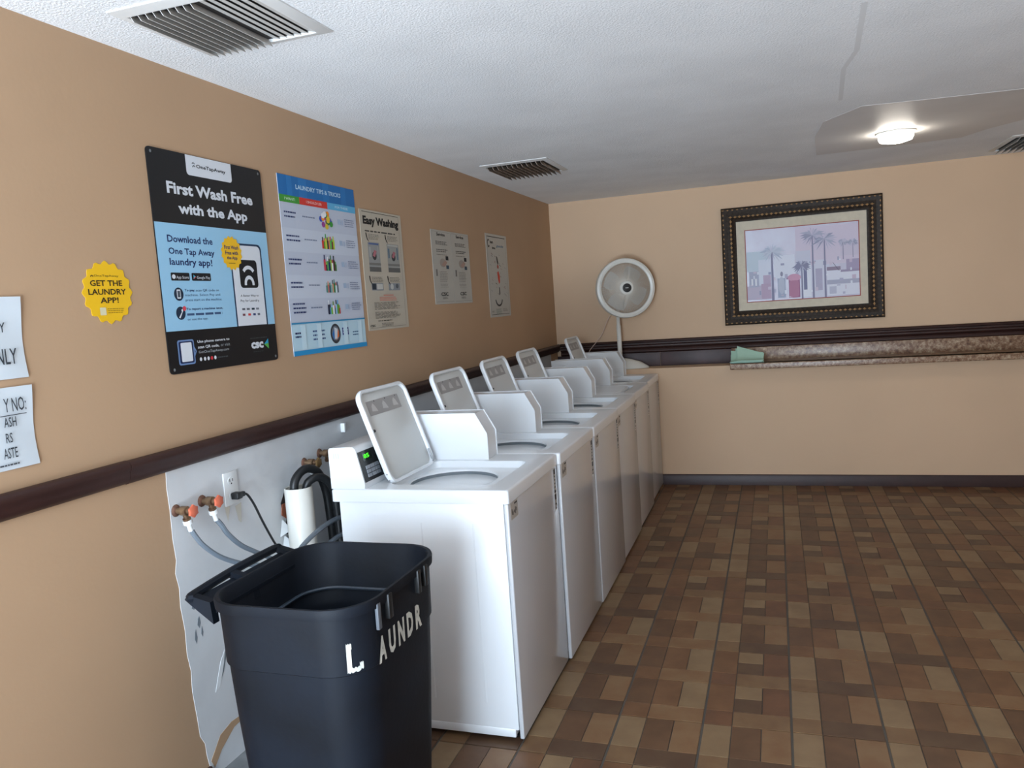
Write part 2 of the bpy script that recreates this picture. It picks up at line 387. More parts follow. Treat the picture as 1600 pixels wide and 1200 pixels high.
mb = MB(); mb.rbox(0.002, 0.886, -0.012, -0.0003, ZL+0.001, 1.076, 0.002); mb.rbox(0.889, 1.463, -0.014, -0.0003, ZL+0.001, 1.076, 0.002); mb.rbox(1.465, XR-0.001, -0.011, -0.0003, 1.04, 1.076, 0.002)
struct(mb, 'trim_4', DKPANEL)
mb = MB(); mb.prism([(-DL-0.0003, 0.0), (-DL-0.014, 0.0), (-DL-0.014, 0.07), (-DL-0.008, 0.084), (-DL-0.0003, 0.086)], 'x', 0.25, XR-0.001); struct(mb, 'baseboard_back', DKWOOD)
mb = MB(); mb.prism([(0.0003, 0.0), (0.014, 0.0), (0.014, 0.10), (0.008, 0.115), (0.0003, 0.117)], 'y', YF, -4.66); struct(mb, 'baseboard_left', DKWOOD)
mb = MB(); mb.box(0.002, 0.10, -4.64, -0.3, 0.0, 0.07); struct(mb, 'trim_5', mat('concrete_curb', (120, 122, 124), 0.8, var=0.2, vscale=12))

# ================================================================== COUNTER
def granite():
    m = bpy.data.materials.new('granite'); m.use_nodes = True; nt = m.node_tree; bs = nt.nodes['Principled BSDF']; MATS['granite'] = m
    tc = nt.nodes.new('ShaderNodeTexCoord'); v = nt.nodes.new('ShaderNodeTexNoise'); v.inputs['Scale'].default_value = 38; v.inputs['Detail'].default_value = 8; v.inputs['Roughness'].default_value = 0.7
    nt.links.new(tc.outputs['Object'], v.inputs['Vector'])
    r = nt.nodes.new('ShaderNodeValToRGB'); e = r.color_ramp.elements; e[0].position = 0.3; e[0].color = (*lin((60, 42, 34)), 1); e[1].position = 0.72; e[1].color = (*lin((206, 186, 158)), 1)
    a = e.new(0.45); a.color = (*lin((126, 92, 68)), 1); a = e.new(0.57); a.color = (*lin((160, 136, 112)), 1)
    nt.links.new(v.outputs['Fac'], r.inputs['Fac']); nt.links.new(r.outputs['Color'], bs.inputs['Base Color']); bs.inputs['Roughness'].default_value = 0.34; return m
GR = granite()
ct = thing('granite_counter', 'brown speckled stone-look counter shelf with backsplash along the far wall under the framed picture', 'counter', (1.465, -DL, ZL))
mb = MB(); mb.rbox(0.0, XR-0.001-1.465, -0.105, DL-0.036, -0.022+0.0225, 0.020, 0.004, 2)
mb.rbox(0.0, XR-0.001-1.465, -0.107, -0.001, -0.026, 0.020, 0.006, 3); mb.build('countertop', GR, ct)
mb = MB(); mb.rbox(0.0, XR-0.001-1.465, DL-0.034, DL-0.013, 0.0005, 0.122, 0.003, 2); mb.build('backsplash', GR, ct)

# papers on the counter
MINT = mat('mint_paper', (178, 214, 194), 0.6)
pp = thing('paper_stack', 'small stack of mint green papers fanned out at the left end of the stone counter', 'papers', (1.46, -0.19, ZL+0.0215))
def sheetbox(cx, cy, z, w_, d_, rz, tx, name, m=MINT, sk=0.0):
    # a sheet bent upward at its back edge, leaning on the backsplash
    mb = MB(); n = 8; top = []; 
    for i in range(n+1):
        t = i/n; yy = -d_/2+d_*t
        zz = tx*max(0, t-0.35)**1.6
        top.append((yy, zz))
    th = 0.003; vv = []
    for i, (yy, zz) in enumerate(top):
        zr = max(0.0, zz*(1-sk)); vv += [(-w_/2, yy, zz), (w_/2, yy, zr), (w_/2, yy, zr+th), (-w_/2, yy, zz+th)]
    fs = []
    for i in range(n):
        a = 4*i; b = a+4
        for k in range(4): fs.append((a+k, a+(k+1) % 4, b+(k+1) % 4, b+k))
    fs += [(0, 1, 2, 3), (4*n+3, 4*n+2, 4*n+1, 4*n)]
    R = Matrix.Rotation(rz, 3, 'Z'); vv = [tuple(R @ Vector(p)+Vector((cx, cy, z))) for p in vv]
    mb.add(vv, fs); return mb.build(name, m, pp)
for i, (cx, cy, rz, tx, w_, sk) in enumerate([(0.130, 0.0, 0.02, 0.10, 0.25, 0.5), (0.125, 0.004, -0.06, 0.13, 0.24, 0.1), (0.128, 0.004, 0.05, 0.15, 0.235, 0.35), (0.145, 0.006, -0.05, 0.175, 0.215, 0.5), (0.155, 0.004, 0.03, 0.205, 0.195, 0.62)]):
    sheetbox(cx, cy-0.02-0.006*i, 0.001+i*0.0042, w_, 0.17, rz, tx, 'sheet_of_paper', MINT, sk)

# ================================================================== WASHING MACHINES
def make_lid(parent):
    """pan lid in its own frame: hinge line along Y at origin, lid runs along +Z, inner side faces +X"""
    L = 0.378; W2 = 0.200; lid = MB()
    def ring(h, x, r): return [(x, p[0], p[1]) for p in rrect(0, L/2, W2-h, L/2-h, r, 8)]
    lid.loft([ring(0.030, -0.012, 0.03), ring(0.004, -0.011, 0.045), ring(0.0, -0.004, 0.05), ring(0.0, 0.006, 0.05), ring(0.003, 0.010, 0.047), ring(0.011, 0.010, 0.040), ring(0.014, 0.007, 0.037), ring(0.015, -0.004, 0.036)], 0, True, (True, False))
    lo = lid.build('lid', ENAMEL, parent)
    m = MB(); r = [(-0.0035, p[0], p[1]) for p in rrect(0, L/2, W2-0.0152, L/2-0.0152, 0.036, 8)]; r2 = [(-0.001, p[0], p[1]) for p in rrect(0, L/2, W2-0.022, L/2-0.022, 0.03, 8)]
    m.loft([r, r2], 0, True, (False, True)); m.build('inner_panel', LIDIN, lo)
    # pictogram strip
    m = MB(); mg = mat('pictogram_grey', (160, 158, 157), 0.5); mw = mat('pictogram_light', (196, 195, 193), 0.5); md = ink((60, 60, 60))
    zt = L-0.048; y = -0.150
    for k in range(3):
        a = y+k*0.088
        m.add([(0.0, a, zt-0.058), (0.0, a+0.089, zt-0.058), (0.0, a+0.089, zt), (0.0, a, zt)], [(0, 1, 2, 3)], 0)
        m.add([(0.0002, a+0.026, zt-0.042), (0.0002, a+0.070, zt-0.046), (0.0002, a+0.058, zt-0.022), (0.0002, a+0.046, zt-0.010), (0.0002, a+0.032, zt-0.022)], [(0, 1, 2, 3, 4)], 1)
        m.add([(0.0002, a+0.062, zt-0.007), (0.0002, a+0.067, zt-0.007), (0.0002, a+0.067, zt-0.001), (0.0002, a+0.062, zt-0.001)], [(0, 1, 2, 3)], 2)
    m.build('pictogram_label', [mg, mw, md], lo, fix=False)
    for yy in (-W2+0.026, W2-0.008):
        m = MB(); m.lathe([(0.006, -0.001), (0.006, 0.006), (0.004, 0.009)], (0.0, yy, 0.215), (1, 0, 0), 10, 0, (True, True)); m.build('rubber_bumper', PLAST, lo)
    m = MB(); m.rbox(0.006, 0.013, W2-0.026, W2-0.018, 0.012, 0.07, 0.002); m.lathe([(0.004, 0), (0.004, 0.012)], (0.008, W2-0.03, 0.016), (0, 1, 0), 8, 0, (True, True))
    m.build('hinge_arm', mat('hinge_steel', (150, 152, 154), 0.35, 0.7), lo)
    m = MB()
    for zz in (0.02, 0.045): m.lathe([(0.003, 0), (0.003, 0.0012)], (0.0, -W2+0.0008, zz), (0, -1, 0), 8, 0, (True, True))
    m.build('hinge_screw', mat('screw_grey', (140, 142, 145), 0.4, 0.5), lo)
    return lo

def make_washer():
    w = thing('washing_machine', 'x', 'washing machine')
    # local frame: x=0 front plane, body towards -x; y 0..0.65; z up
    m = MB(); m.rbox(-0.665, -0.018, 0.005, 0.645, 0.045, 0.873, 0.004, 2)
    m.rbox(-0.60, -0.03, 0.0032, 0.02, 0.018, 0.05, 0.004, 2); m.box(-0.60, -0.03, 0.02, 0.64, 0.025, 0.05)
    m.build('cabinet', ENAMEL, w)
    m = MB()      # faint pressed ribs on the cabinet side
    for x in (-0.335, -0.135): m.prism([(x-0.004, 0.00505), (x, 0.0036), (x+0.004, 0.00505)], 'z', 0.14, 0.80)
    m.build('side_rib', ENAMEL, w)
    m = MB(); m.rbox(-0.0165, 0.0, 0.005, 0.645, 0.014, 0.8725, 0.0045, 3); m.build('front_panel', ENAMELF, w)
    for x, y in ((-0.05, 0.05), (-0.05, 0.60), (-0.61, 0.05), (-0.61, 0.60)):
        m = MB(); m.lathe([(0.018, 0), (0.018, 0.01), (0.008, 0.012), (0.008, 0.05)], (x, y, 0.0), (0, 0, 1), 10, 0, (True, True)); m.build('leg', PLAST, w)
    # deck with well and tub opening
    m = MB(); n = 10
    X0, X1, Y0, Y1 = -0.695, 0.003, 0.002, 0.648; cx, cy = (X0+X1)/2, (Y0+Y1)/2; hx, hy = (X1-X0)/2, (Y1-Y0)/2
    wx, wy = (-0.495-0.078)/2, (0.085+0.500)/2; whx, why = (0.495-0.078)/2, (0.500-0.085)/2
    hx_, hy_ = -0.318, 0.292
    def RR(d, r, z): return rrect(cx, cy, hx-d, hy-d, r, n, z)
    def WR(d, r, z): return rrect(wx, wy, whx-d, why-d, r, n, z)
    def CR(r, z): return [(hx_+r*math.cos(2*PI*(i)/(4*(n+1))-0.0), hy_+r*math.sin(2*PI*i/(4*(n+1))), z) for i in range(4*(n+1))]
    m.loft([RR(0.02, 0.01, 0.8732), RR(0.0, 0.012, 0.8732), RR(0.0, 0.012, 0.9125), RR(0.0015, 0.0125, 0.917), RR(0.005, 0.013, 0.9203), RR(0.010, 0.014, 0.921),
            WR(-0.0015, 0.037, 0.921), WR(0.0, 0.036, 0.9195), WR(0.001, 0.035, 0.8945), WR(0.002, 0.034, 0.8935),
            CR(0.178, 0.8935), CR(0.174, 0.892), CR(0.172, 0.886)], 0, True)
    m.build('deck', ENAMEL, w)
    m = MB(); m.lathe([(0.1725, 0.8855), (0.176, 0.862), (0.176, 0.852)], (hx_, hy_, 0), n=44); m.build('opening_collar', TUBG, w)
    m = MB(); m.lathe([(0.176, 0.852), (0.163, 0.850), (0.158, 0.843), (0.158, 0.825), (0.165, 0.815)], (hx_, hy_, 0), n=44); m.build('balance_ring', TUBW, w)
    m = MB(); m.lathe([(0.165, 0.815), (0.20, 0.80), (0.20, 0.45), (0.0, 0.44)], (hx_, hy_, 0), n=32); m.lathe([(0.09, 0.442), (0.05, 0.47), (0.035, 0.60), (0.02, 0.68), (0.0, 0.69)], (hx_, hy_, 0), n=20)
    m.build('tub', mat('tub_inside', (118, 124, 130), 0.35, 0.2), w)
    # console hood
    m = MB(); m.prism([(-0.693, 0.9212), (-0.693, 1.066), (-0.688, 1.074), (-0.60, 1.078), (-0.588, 1.076), (-0.579, 1.066), (-0.5505, 0.939), (-0.553, 0.9212)], 'y', 0.006, 0.528, 0, False)
    co = m.build('console', ENAMEL, w)
    m = MB()
    for i in range(3): m.box(-0.672+i*0.009, -0.669+i*0.009, 0.0052, 0.0062, 1.035, 1.055)
    m.build('console_vent_slot', mat('slot_grey', (190, 196, 204), 0.6), co)
    # control panel on sloping face
    top = Vector((-0.5765, 0, 1.0555)); bot = Vector((-0.5515, 0, 0.9435)); d = (bot-top); nrm = Vector((0.976, 0, 0.218))
    def Q(y, t, h): p = top+d*t+nrm*h; return (p.x, y, p.z)
    def slab(mb, y0, y1, t0, t1, h0, h1, mi=0):
        mb.add([Q(y, t, h) for y in (y0, y1) for t in (t0, t1) for h in (h0, h1)], [(0, 1, 3, 2), (4, 6, 7, 5), (0, 4, 5, 1), (2, 3, 7, 6), (0, 2, 6, 4), (1, 5, 7, 3)], mi)
    m = MB(); slab(m, 0.012, 0.50, 0.0, 1.0, -0.002, 0.0025); cp = m.build('control_panel', mat('panel_black', (40, 42, 44), 0.3), w)
    m = MB(); slab(m, 0.035, 0.105, 0.08, 0.34, 0.0026, 0.0034); m.build('display_window', mat('display_dark', (24, 30, 26), 0.15), cp)
    m = MB(); v, f, xa, xb, ya, yb = text_geo('85', 0.03)
    m.add([Q(0.042+(x-xa)/(xb-xa)*0.042, 0.26-(yy-ya)/(yb-ya)*0.14, 0.0042) for x, yy in v], f); m.build('display_digits', mat('led_green', (60, 190, 40), 0.5, emit=(70, 230, 40), estr=1.3), cp, fix=False)
    bmat = mat('button_grey', (150, 156, 164), 0.45)
    for i in range(3):
        for j in range(3):
            m = MB(); slab(m, 0.040+i*0.034, 0.068+i*0.034, 0.50+j*0.135, 0.61+j*0.135, 0.0024, 0.005); m.build('button', bmat, cp)
    # payment box with chamfered front, its two side plates standing slightly proud
    po = [(-0.693, 0.9212), (-0.693, 1.118), (-0.307, 1.118), (-0.2575, 1.030), (-0.2575, 0.9212)]
    pi_ = [(-0.690, 0.9212), (-0.690, 1.1155), (-0.309, 1.1155), (-0.2615, 1.028), (-0.2615, 0.9212)]
    m = MB(); m.prism(po, 'y', 0.530, 0.5335); m.prism(po, 'y', 0.6425, 0.646); m.prism(pi_, 'y', 0.5335, 0.6425)
    m.build('payment_box', ENAMEL, w)
    # labels on the front
    m = MB(); sil = mat('label_silver', (186, 182, 176), 0.4); ik = ink((70, 66, 66))
    m.box(0.0, 0.0002, 0.028, 0.108, 0.808, 0.868, 0)
    for (a, b, c, e) in ((0.070, 0.102, 0.857, 0.863), (0.04, 0.046, 0.825, 0.845), (0.050, 0.057, 0.822, 0.835), (0.062, 0.070, 0.828, 0.838), (0.076, 0.083, 0.822, 0.846), (0.088, 0.095, 0.828, 0.842)): m.box(0.0002, 0.0003, a, b, c, e, 1)
    m.build('rating_label', [sil, ik], w)
    m = MB(); m.box(0.0, 0.0002, 0.590, 0.618, 0.690, 0.868, 0); m.box(0.0002, 0.0003, 0.5905, 0.6155, 0.764, 0.864, 1)
    m.box(0.0003, 0.0004, 0.596, 0.612, 0.775, 0.842, 0)
    for z in (0.785, 0.80, 0.815, 0.83): m.box(0.0004, 0.0005, 0.598, 0.610, z, z+0.006, 1)
    m.box(0.0002, 0.0003, 0.5905, 0.6155, 0.695, 0.758, 1); m.box(0.0003, 0.0004, 0.599, 0.611, 0.70, 0.712, 0); m.box(0.0003, 0.0004, 0.596, 0.612, 0.72, 0.735, 0)
    m.build('warning_label', [mat('label_white', (206, 202, 196), 0.6), ink((40, 36, 36))], w)
    return w
W0 = make_washer()
LABELS = ['white top-loading washing machine nearest the black trash bin, lid open and green display lit',
          'second white washing machine from the trash bin, lid open',
          'third white washing machine from the trash bin, lid open',
          'fourth white washing machine from the trash bin, lid open',
          'white washing machine with its lid closed, fifth in the row',
          'white washing machine with open lid at the far end of the row beside the fan']
DX = [0.0, 0.013, 0.016, 0.008, -0.003, -0.022]
for i in range(6):
    o = W0 if i == 0 else copy_tree(W0)
    o.location = (0.917+DX[i], -4.14+0.65*i, 0); o['label'] = LABELS[i]; o['group'] = 'washing machines in a row along the left wall'
    if i == 0: washers = []
    washers.append(o)
lid0 = make_lid(washers[0])
for i in range(6):
    l = lid0 if i == 0 else copy_tree(lid0, washers[i])
    if i == 4: l.location = (-0.487, 0.292, 0.9095); l.rotation_euler = (0, PI/2, 0)
    else: l.location = (-0.489, 0.292, 0.9135); l.rotation_euler = (0, math.radians(-19.0-[0, 0.4, 0.8, 1.0, 0, 1.2][i]), 0)

# ================================================================== TRASH BIN
def trash_bin():
    t = thing('trash_bin', 'tall black plastic trash bin with LAUNDR painted in white on its side', 'trash bin', (0.592, -4.77, 0))
    A, B = 0.232, 0.262
    def hw(z):   # taper: factor on half sizes
        return 0.80+0.19*min(1, z/0.66) if z < 0.66 else 1.0+0.0*(z-0.66)
    def R(z, k, r=0.12, d=0.0): return rrect(0, 0, A*k-d, B*k-d, r*k-d*0.6, 10, z)
    m = MB()
    m.loft([R(0.02, 0.76), R(0.0, 0.80), R(0.06, 0.815), R(0.30, 0.885), R(0.50, 0.935), R(0.66, 0.966), R(0.664, 0.986), R(0.80, 1.0), R(0.812, 1.0), R(0.815, 1.035), R(0.836, 1.042), R(0.842, 1.034), R(0.842, 1.0),
            R(0.836, 0.985), R(0.66, 0.965, 0.12), R(0.652, 0.95), R(0.64, 0.955), R(0.50, 0.915), R(0.06, 0.79)], 0, True, (True, True))
    m.build('body', CANM, t)
    m = MB(); pts = [(x, y, 0.70) for x, y in rrect(0, 0, A*0.955-0.006, B*0.955-0.006, 0.105, 6)]; m.tube(pts+[pts[0]], 0.0055, 6, 0, 1); m.build('inner_rib', mat('rib_grey', (62, 72, 84), 0.35), t)
    # handle bar on the wall side
    m = MB(); m.tube([(-0.292, -0.215, 0.832), (-0.30, -0.20, 0.834), (-0.318, 0.0, 0.836), (-0.318, 0.19, 0.836), (-0.31, 0.205, 0.835)], 0.013, 8)
    for y in (-0.21, -0.03, 0.20): m.prism([(-0.225, 0.765), (-0.23, 0.825), (-0.302, 0.842), (-0.312, 0.828), (-0.295, 0.815)], 'y', y-0.012, y+0.012)
    m.prism([(-0.225, 0.79), (-0.225, 0.80), (-0.296, 0.826), (-0.298, 0.816)], 'y', -0.205, 0.195)
    m.build('handle', CANM, t)
    # slotted lugs on the front side
    m = MB(); grey = mat('lug_grey', (92, 98, 106), 0.5)  # first lug in a lighter grey than the others
    m.rbox(0.232, 0.2415, -0.168, -0.151, 0.757, 0.826, 0.002); m.build('lug', grey, t)
    for a, b, z0, z1 in ((-0.115, -0.093, 0.765, 0.832), (0.065, 0.083, 0.765, 0.832), (0.11, 0.13, 0.77, 0.832)):
        m = MB(); m.rbox(0.228, 0.246, a, b, z0, z1, 0.003); m.build('lug', PLAST, t)
    for s_ in (1, -1):
        m = MB(); m.lathe([(0.09, -0.02), (0.10, -0.016), (0.10, 0.016), (0.09, 0.02)], (-0.235, s_*0.16, 0.10), (0, 1, 0), 20, 0, (True, True)); m.build('wheel', PLAST, t)
    # painted letters wrapped on the surface: arc-length coordinate s from the near right corner
    Rc = 0.12
    def wrap(s, z):
        k = 0.986+0.014*(z-0.664)/0.136 if z > 0.664 else 0.986
        a = A*k; b = B*k; r = Rc*k
        # s measured along +y from the start of the straight +x face (y=-(b-r)); negative goes round the corner
        if s >= 0: p = Vector((a, -(b-r)+s)); n = Vector((1, 0))
        else:
            th = s/r; n = Vector((math.cos(th), math.sin(th))); p = Vector((a-r, -(b-r)))+n*r
        p += n*0.0016
        return (p.x, p.y, z)
    m = MB(); wp = mat('white_letter_paint', (206, 208, 200), 0.6, var=0.15, vscale=40)
    def put(txt, s0, s1, z0, z1, bold):
        v, f, xa, xb, ya, yb = text_geo(txt, bold)
        m = MB(); m.add([wrap(s0+(x-xa)/(xb-xa)*(s1-s0), z0+(y-ya)/(yb-ya)*(z1-z0)) for x, y in v], f); m.build('painted_letter', wp, t, fix=False)
    sx = -0.02
    for ch in 'AUNDR':
        put(ch, sx, sx+0.038, 0.662, 0.732, 0.045); sx += 0.054
    for (s0, s1, z0, z1) in ((-0.112, -0.100, 0.670, 0.742), (-0.1115, -0.0985, 0.732, 0.746), (-0.100, -0.078, 0.670, 0.682), (-0.080, -0.070, 0.674, 0.692)):
        q = 5; m.add([wrap(s0+(s1-s0)*i/q, z) for i in range(q+1) for z in (z0+0.002*math.sin(i*2+s0*900), z1+0.002*math.cos(i*3))], [[2*i, 2*i+2, 2*i+3, 2*i+1] for i in range(q)])
    m.build('painted_letter', wp, t, fix=False)
    return t
trash_bin()

# ================================================================== PLUMBING AND POWER ON THE LEFT WALL
BRASS = mat('old_brass', (136, 110, 84), 0.45, 0.6, rgb2=(96, 70, 52), vscale=40)
RUST = mat('rust', (120, 84, 66), 0.8, rgb2=(84, 56, 44), vscale=60)
ORH = mat('red_handle', (206, 104, 76), 0.5); WPL = mat('white_plastic', (228, 230, 230), 0.35)
HOSE = mat('grey_hose', (104, 114, 124), 0.42)
def valve(y, z, label, handle=ORH, conn=True):
    t = thing('water_valve', label, 'valve', (0.0017, y, z), 0, 'washing machine water valves on the bare plaster wall')
    m = MB(); m.lathe([(0.020, 0), (0.018, 0.004), (0.012, 0.007)], (0, 0, 0), (1, 0, 0), 14, 0, (True, True)); m.build('wall_flange', RUST, t)
    m = MB(); m.lathe([(0.010, 0.004), (0.010, 0.02), (0.015, 0.022), (0.015, 0.045), (0.010, 0.047), (0.008, 0.065)], (0, 0, 0), (1, 0, 0), 12, 0, (True, True))
    m.lathe([(0.009, 0), (0.009, 0.02), (0.0125, 0.021), (0.0125, 0.03)], (0.034, 0, -0.004), (0, 0.25, -1), 12, 0, (True, True)); m.build('brass_body', BRASS, t)
    m = MB(); rr = []
    for i in range(12):
        a = 2*PI*i/12; k = 0.021 if i % 2 else 0.017; rr.append((k*math.cos(a), k*math.sin(a)))
    m.loft([[(x_, a_*kk, b_*kk) for a_, b_ in rr] for x_, kk in ((0.062, 0.6), (0.064, 1), (0.071, 1), (0.074, 0.7))], 0, True, (True, True)); m.build('handle', handle, t)
    if conn:
        m = MB(); m.lathe([(0.013, 0), (0.015, 0.002), (0.015, 0.014), (0.008, 0.016), (0.008, 0.04)], (0.034, 0.0065, -0.031), (0, 0.3, -1), 10, 0, (True, True)); m.build('hose_connector', WPL, t)
    return t
valve(-4.685, 0.985, 'leftmost water valve with a red handle low on the bare wall beside the tan paint')
valve(-4.565, 0.985, 'water valve with a red handle between the leftmost valve and the wall outlet')
valve(-3.965, 0.985, 'rusty brass water valve above the standpipe and hooked black hoses', mat('brass_handle', (150, 120, 80), 0.4, 0.6))
valve(-3.85, 1.0, 'dark red water valve just behind the nearest washing machine console', RUST, False)
def hose(label, pts, r, m_, name='water_hose', cat='hose', group=None, n=8):
    m = MB(); o0 = Vector(pts[0]); m.tube([Vector(p)-o0 for p in pts], r, n)
    o = m.build(name, m_); o.location = o0; return tag(o, label, cat, group)
hose('grey rubber hose hanging from the leftmost water valve', [(0.036, -4.664, 0.915), (0.045, -4.66, 0.895), (0.06, -4.645, 0.86), (0.08, -4.60, 0.81), (0.10, -4.53, 0.765), (0.12, -4.45, 0.73), (0.14, -4.38, 0.69), (0.16, -4.30, 0.60)], 0.0085, HOSE)
hose('grey rubber hose hanging from the second water valve towards the bin', [(0.036, -4.544, 0.915), (0.045, -4.535, 0.895), (0.055, -4.52, 0.86), (0.07, -4.48, 0.81), (0.085, -4.42, 0.765), (0.10, -4.36, 0.72), (0.11, -4.31, 0.64)], 0.0085, HOSE)
hose('grey hose arching from behind the bin to the nearest machine, upper one', [(0.20, -4.46, 0.64), (0.20, -4.42, 0.695), (0.195, -4.34, 0.745), (0.19, -4.22, 0.775), (0.185, -4.08, 0.785), (0.18, -3.95, 0.77)], 0.009, HOSE)
hose('grey hose arching from behind the bin to the nearest machine, lower one', [(0.22, -4.40, 0.62), (0.215, -4.32, 0.685), (0.21, -4.22, 0.71), (0.20, -4.08, 0.722), (0.19, -3.95, 0.71)], 0.009, HOSE)
hose('thin dark hose running from the brass valve behind the nearest machine', [(0.036, -3.943, 0.915), (0.05, -3.93, 0.90), (0.08, -3.89, 0.89), (0.11, -3.82, 0.87), (0.13, -3.75, 0.78)], 0.006, mat('thin_hose', (90, 100, 110), 0.4))
# standpipe
st = thing('standpipe', 'white plastic drain standpipe against the wall beside the nearest washing machine', 'pipe', (0.080, -4.135, 0.07))
m = MB(); m.lathe([(0.050, 0.0), (0.052, 0.0), (0.052, 0.855), (0.0505, 0.858), (0.047, 0.855), (0.047, 0.60)], (0, 0, 0), n=28); m.build('pipe', mat('pvc', (216, 214, 206), 0.35, var=0.05, vscale=8), st)
hose('thick black drain hose hooked into the standpipe, outer one', [(0.075, -4.15, 0.80), (0.075, -4.155, 0.92), (0.078, -4.135, 0.965), (0.085, -4.08, 0.985), (0.095, -4.02, 0.960), (0.100, -3.985, 0.89), (0.102, -3.972, 0.80), (0.102, -3.96, 0.6), (0.102, -3.96, 0.3)], 0.0165, PLAST, 'drain_hose', 'hose', None, 12)
hose('thick black drain hose hooked into the standpipe, inner one', [(0.100, -4.118, 0.80), (0.102, -4.118, 0.915), (0.118, -4.10, 0.948), (0.136, -4.06, 0.948), (0.150, -4.02, 0.91), (0.153, -4.0, 0.85), (0.153, -3.99, 0.7), (0.153, -3.985, 0.3)], 0.0155, PLAST, 'drain_hose', 'hose', None, 12)
# outlet with plug
t = thing('wall_outlet', 'white electrical outlet with a black plug in its lower socket', 'outlet', (0.0017, -4.42, 0.992))
m = MB(); m.rbox(0, 0.006, -0.036, 0.036, -0.058, 0.058, 0.0025, 2); m.build('cover_plate', WPL, t)
for z in (0.026, -0.026):
    m = MB(); m.prism([(0.017*math.cos(a), z+0.015*math.sin(a)) for a in [2*PI*i/16 for i in range(16)]], 'x', 0.0058, 0.0075); s_ = m.build('socket', WPL, t)
    m = MB(); dk = ink((30, 30, 30)); m.box(0.0074, 0.0079, -0.009, -0.006, z-0.002, z+0.008); m.box(0.0074, 0.0079, 0.006, 0.009, z-0.002, z+0.008); m.box(0.0074, 0.0079, -0.0025, 0.0025, z-0.011, z-0.006); m.build('slots', dk, s_)
t = thing('power_cord', 'black plug and cord running down from the wall outlet', 'cord', (0.01, -4.42, 0.966))
m = MB(); m.rbox(0.0, 0.03, -0.012, 0.016, -0.012, 0.012, 0.004, 2); m.rbox(0.012, 0.028, 0.012, 0.034, -0.009, 0.009, 0.004, 2); m.build('plug', PLAST, t)
m = MB(); m.tube([(0.02, 0.032, 0), (0.022, 0.05, -0.01), (0.03, 0.07, -0.05), (0.04, 0.095, -0.12), (0.05, 0.13, -0.20), (0.06, 0.17, -0.28), (0.07, 0.20, -0.40)], 0.0042, 6); m.build('cord', PLAST, t)
# small white clip and cord above the console
t = thing('wall_clip', 'small white clip on the wall above the nearest machine console', 'clip', (0.0017, -3.66, 1.075)); m = MB(); m.rbox(0, 0.02, -0.008, 0.008, -0.02, 0.02, 0.003); m.build('clip_body', WPL, t)

# ================================================================== WALL PRINTS
UY = (0, 1, 0); NX = (1, 0, 0)
def wall_print(name, label, cat, y0, z0, w_, h_, th=0.003):
    t = thing(name, label, cat, (0.0005, y0, z0)); return Sheet(t, w_, h_, UY, NX, th)
BLK = (22, 23, 26); LBL = (150, 196, 224); WHT = (214, 218, 224); YEL = (236, 184, 36); NAVY = (30, 48, 96)
# --- poster 1
s = wall_print('poster', 'black and light blue laundry app poster reading First Wash Free with the App', 'poster', -4.643, 1.411, 0.572, 0.709, 0.004)
s.base(BLK, 'sheet', 0.014)
s.rect(0.001, 0.192, 0.999, 0.675, LBL)
s.rect(0.30, 0.906, 0.70, 0.998, WHT, 1, 'printed_panel', 0.012); s.rect(0.30, 0.95, 0.70, 0.9985, WHT, 1)
s.text('OneTapAway', 0.385, 0.645, 0.940, 0.962, BLK, bold=0.02)
s.arc(0.365, 0.945, 0.008, 0.013, 20, 180, 0.8, BLK, 2); s.arc(0.362, 0.958, 0.008, 0.013, 20, 160, 0.8, BLK, 2)
s.text('First Wash Free', 0.125, 0.885, 0.808, 0.862, WHT, bold=0.035)
s.text('with the App', 0.200, 0.815, 0.708, 0.772, WHT, bold=0.035)
s.text('Download the', 0.085, 0.458, 0.590, 0.622, NAVY, bold=0.02)
s.text('One Tap Away', 0.085, 0.465, 0.528, 0.566, NAVY, bold=0.02)
s.text('laundry app!', 0.085, 0.436, 0.478, 0.520, NAVY, bold=0.02)
s.rect(0.082, 0.418, 0.230, 0.454, BLK, 2, 'store_badge', 0.004); s.rect(0.248, 0.418, 0.410, 0.454, BLK, 2, 'store_badge', 0.004)
s.disc(0.104, 0.436, 0.014, 0.010, WHT, 3, 'store_badge'); s.poly([(0.262, 0.446), (0.282, 0.436), (0.262, 0.426)], (70, 170, 200), 3, 'store_badge'); s.poly([(0.27, 0.436), (0.284, 0.436), (0.262, 0.426)], (210, 70, 60), 3, 'store_badge')
s.text('App Store', 0.124, 0.222, 0.423, 0.440, WHT, 3); s.text('Google Play', 0.29, 0.402, 0.423, 0.440, WHT, 3)
for v in (0.357, 0.271): s.disc(0.128, v, 0.037, 0.030, (30, 46, 66), 2, 'picture', 24)
s.rect(0.113, 0.337, 0.143, 0.378, WHT, 3, 'picture', 0.003); s.rect(0.118, 0.343, 0.138, 0.372, (70, 80, 92), 4, 'picture')
s.poly([(0.110, 0.252), (0.120, 0.248), (0.148, 0.282), (0.144, 0.292), (0.134, 0.286), (0.136, 0.276)], WHT, 3, 'picture'); s.disc(0.160, 0.292, 0.014, 0.011, (206, 70, 84), 3, 'picture')
s.text('To pay,', 0.177, 0.262, 0.366, 0.380, NAVY, bold=0.02); s.text('scan QR code on', 0.27, 0.47, 0.366, 0.380, (60, 84, 120))
s.text('machine. Select Pay and', 0.177, 0.478, 0.344, 0.358, (60, 84, 120)); s.text('press start on the machine.', 0.177, 0.49, 0.321, 0.336, (60, 84, 120))
s.text('To report a machine issue,', 0.177, 0.49, 0.280, 0.294, NAVY, bold=0.02)
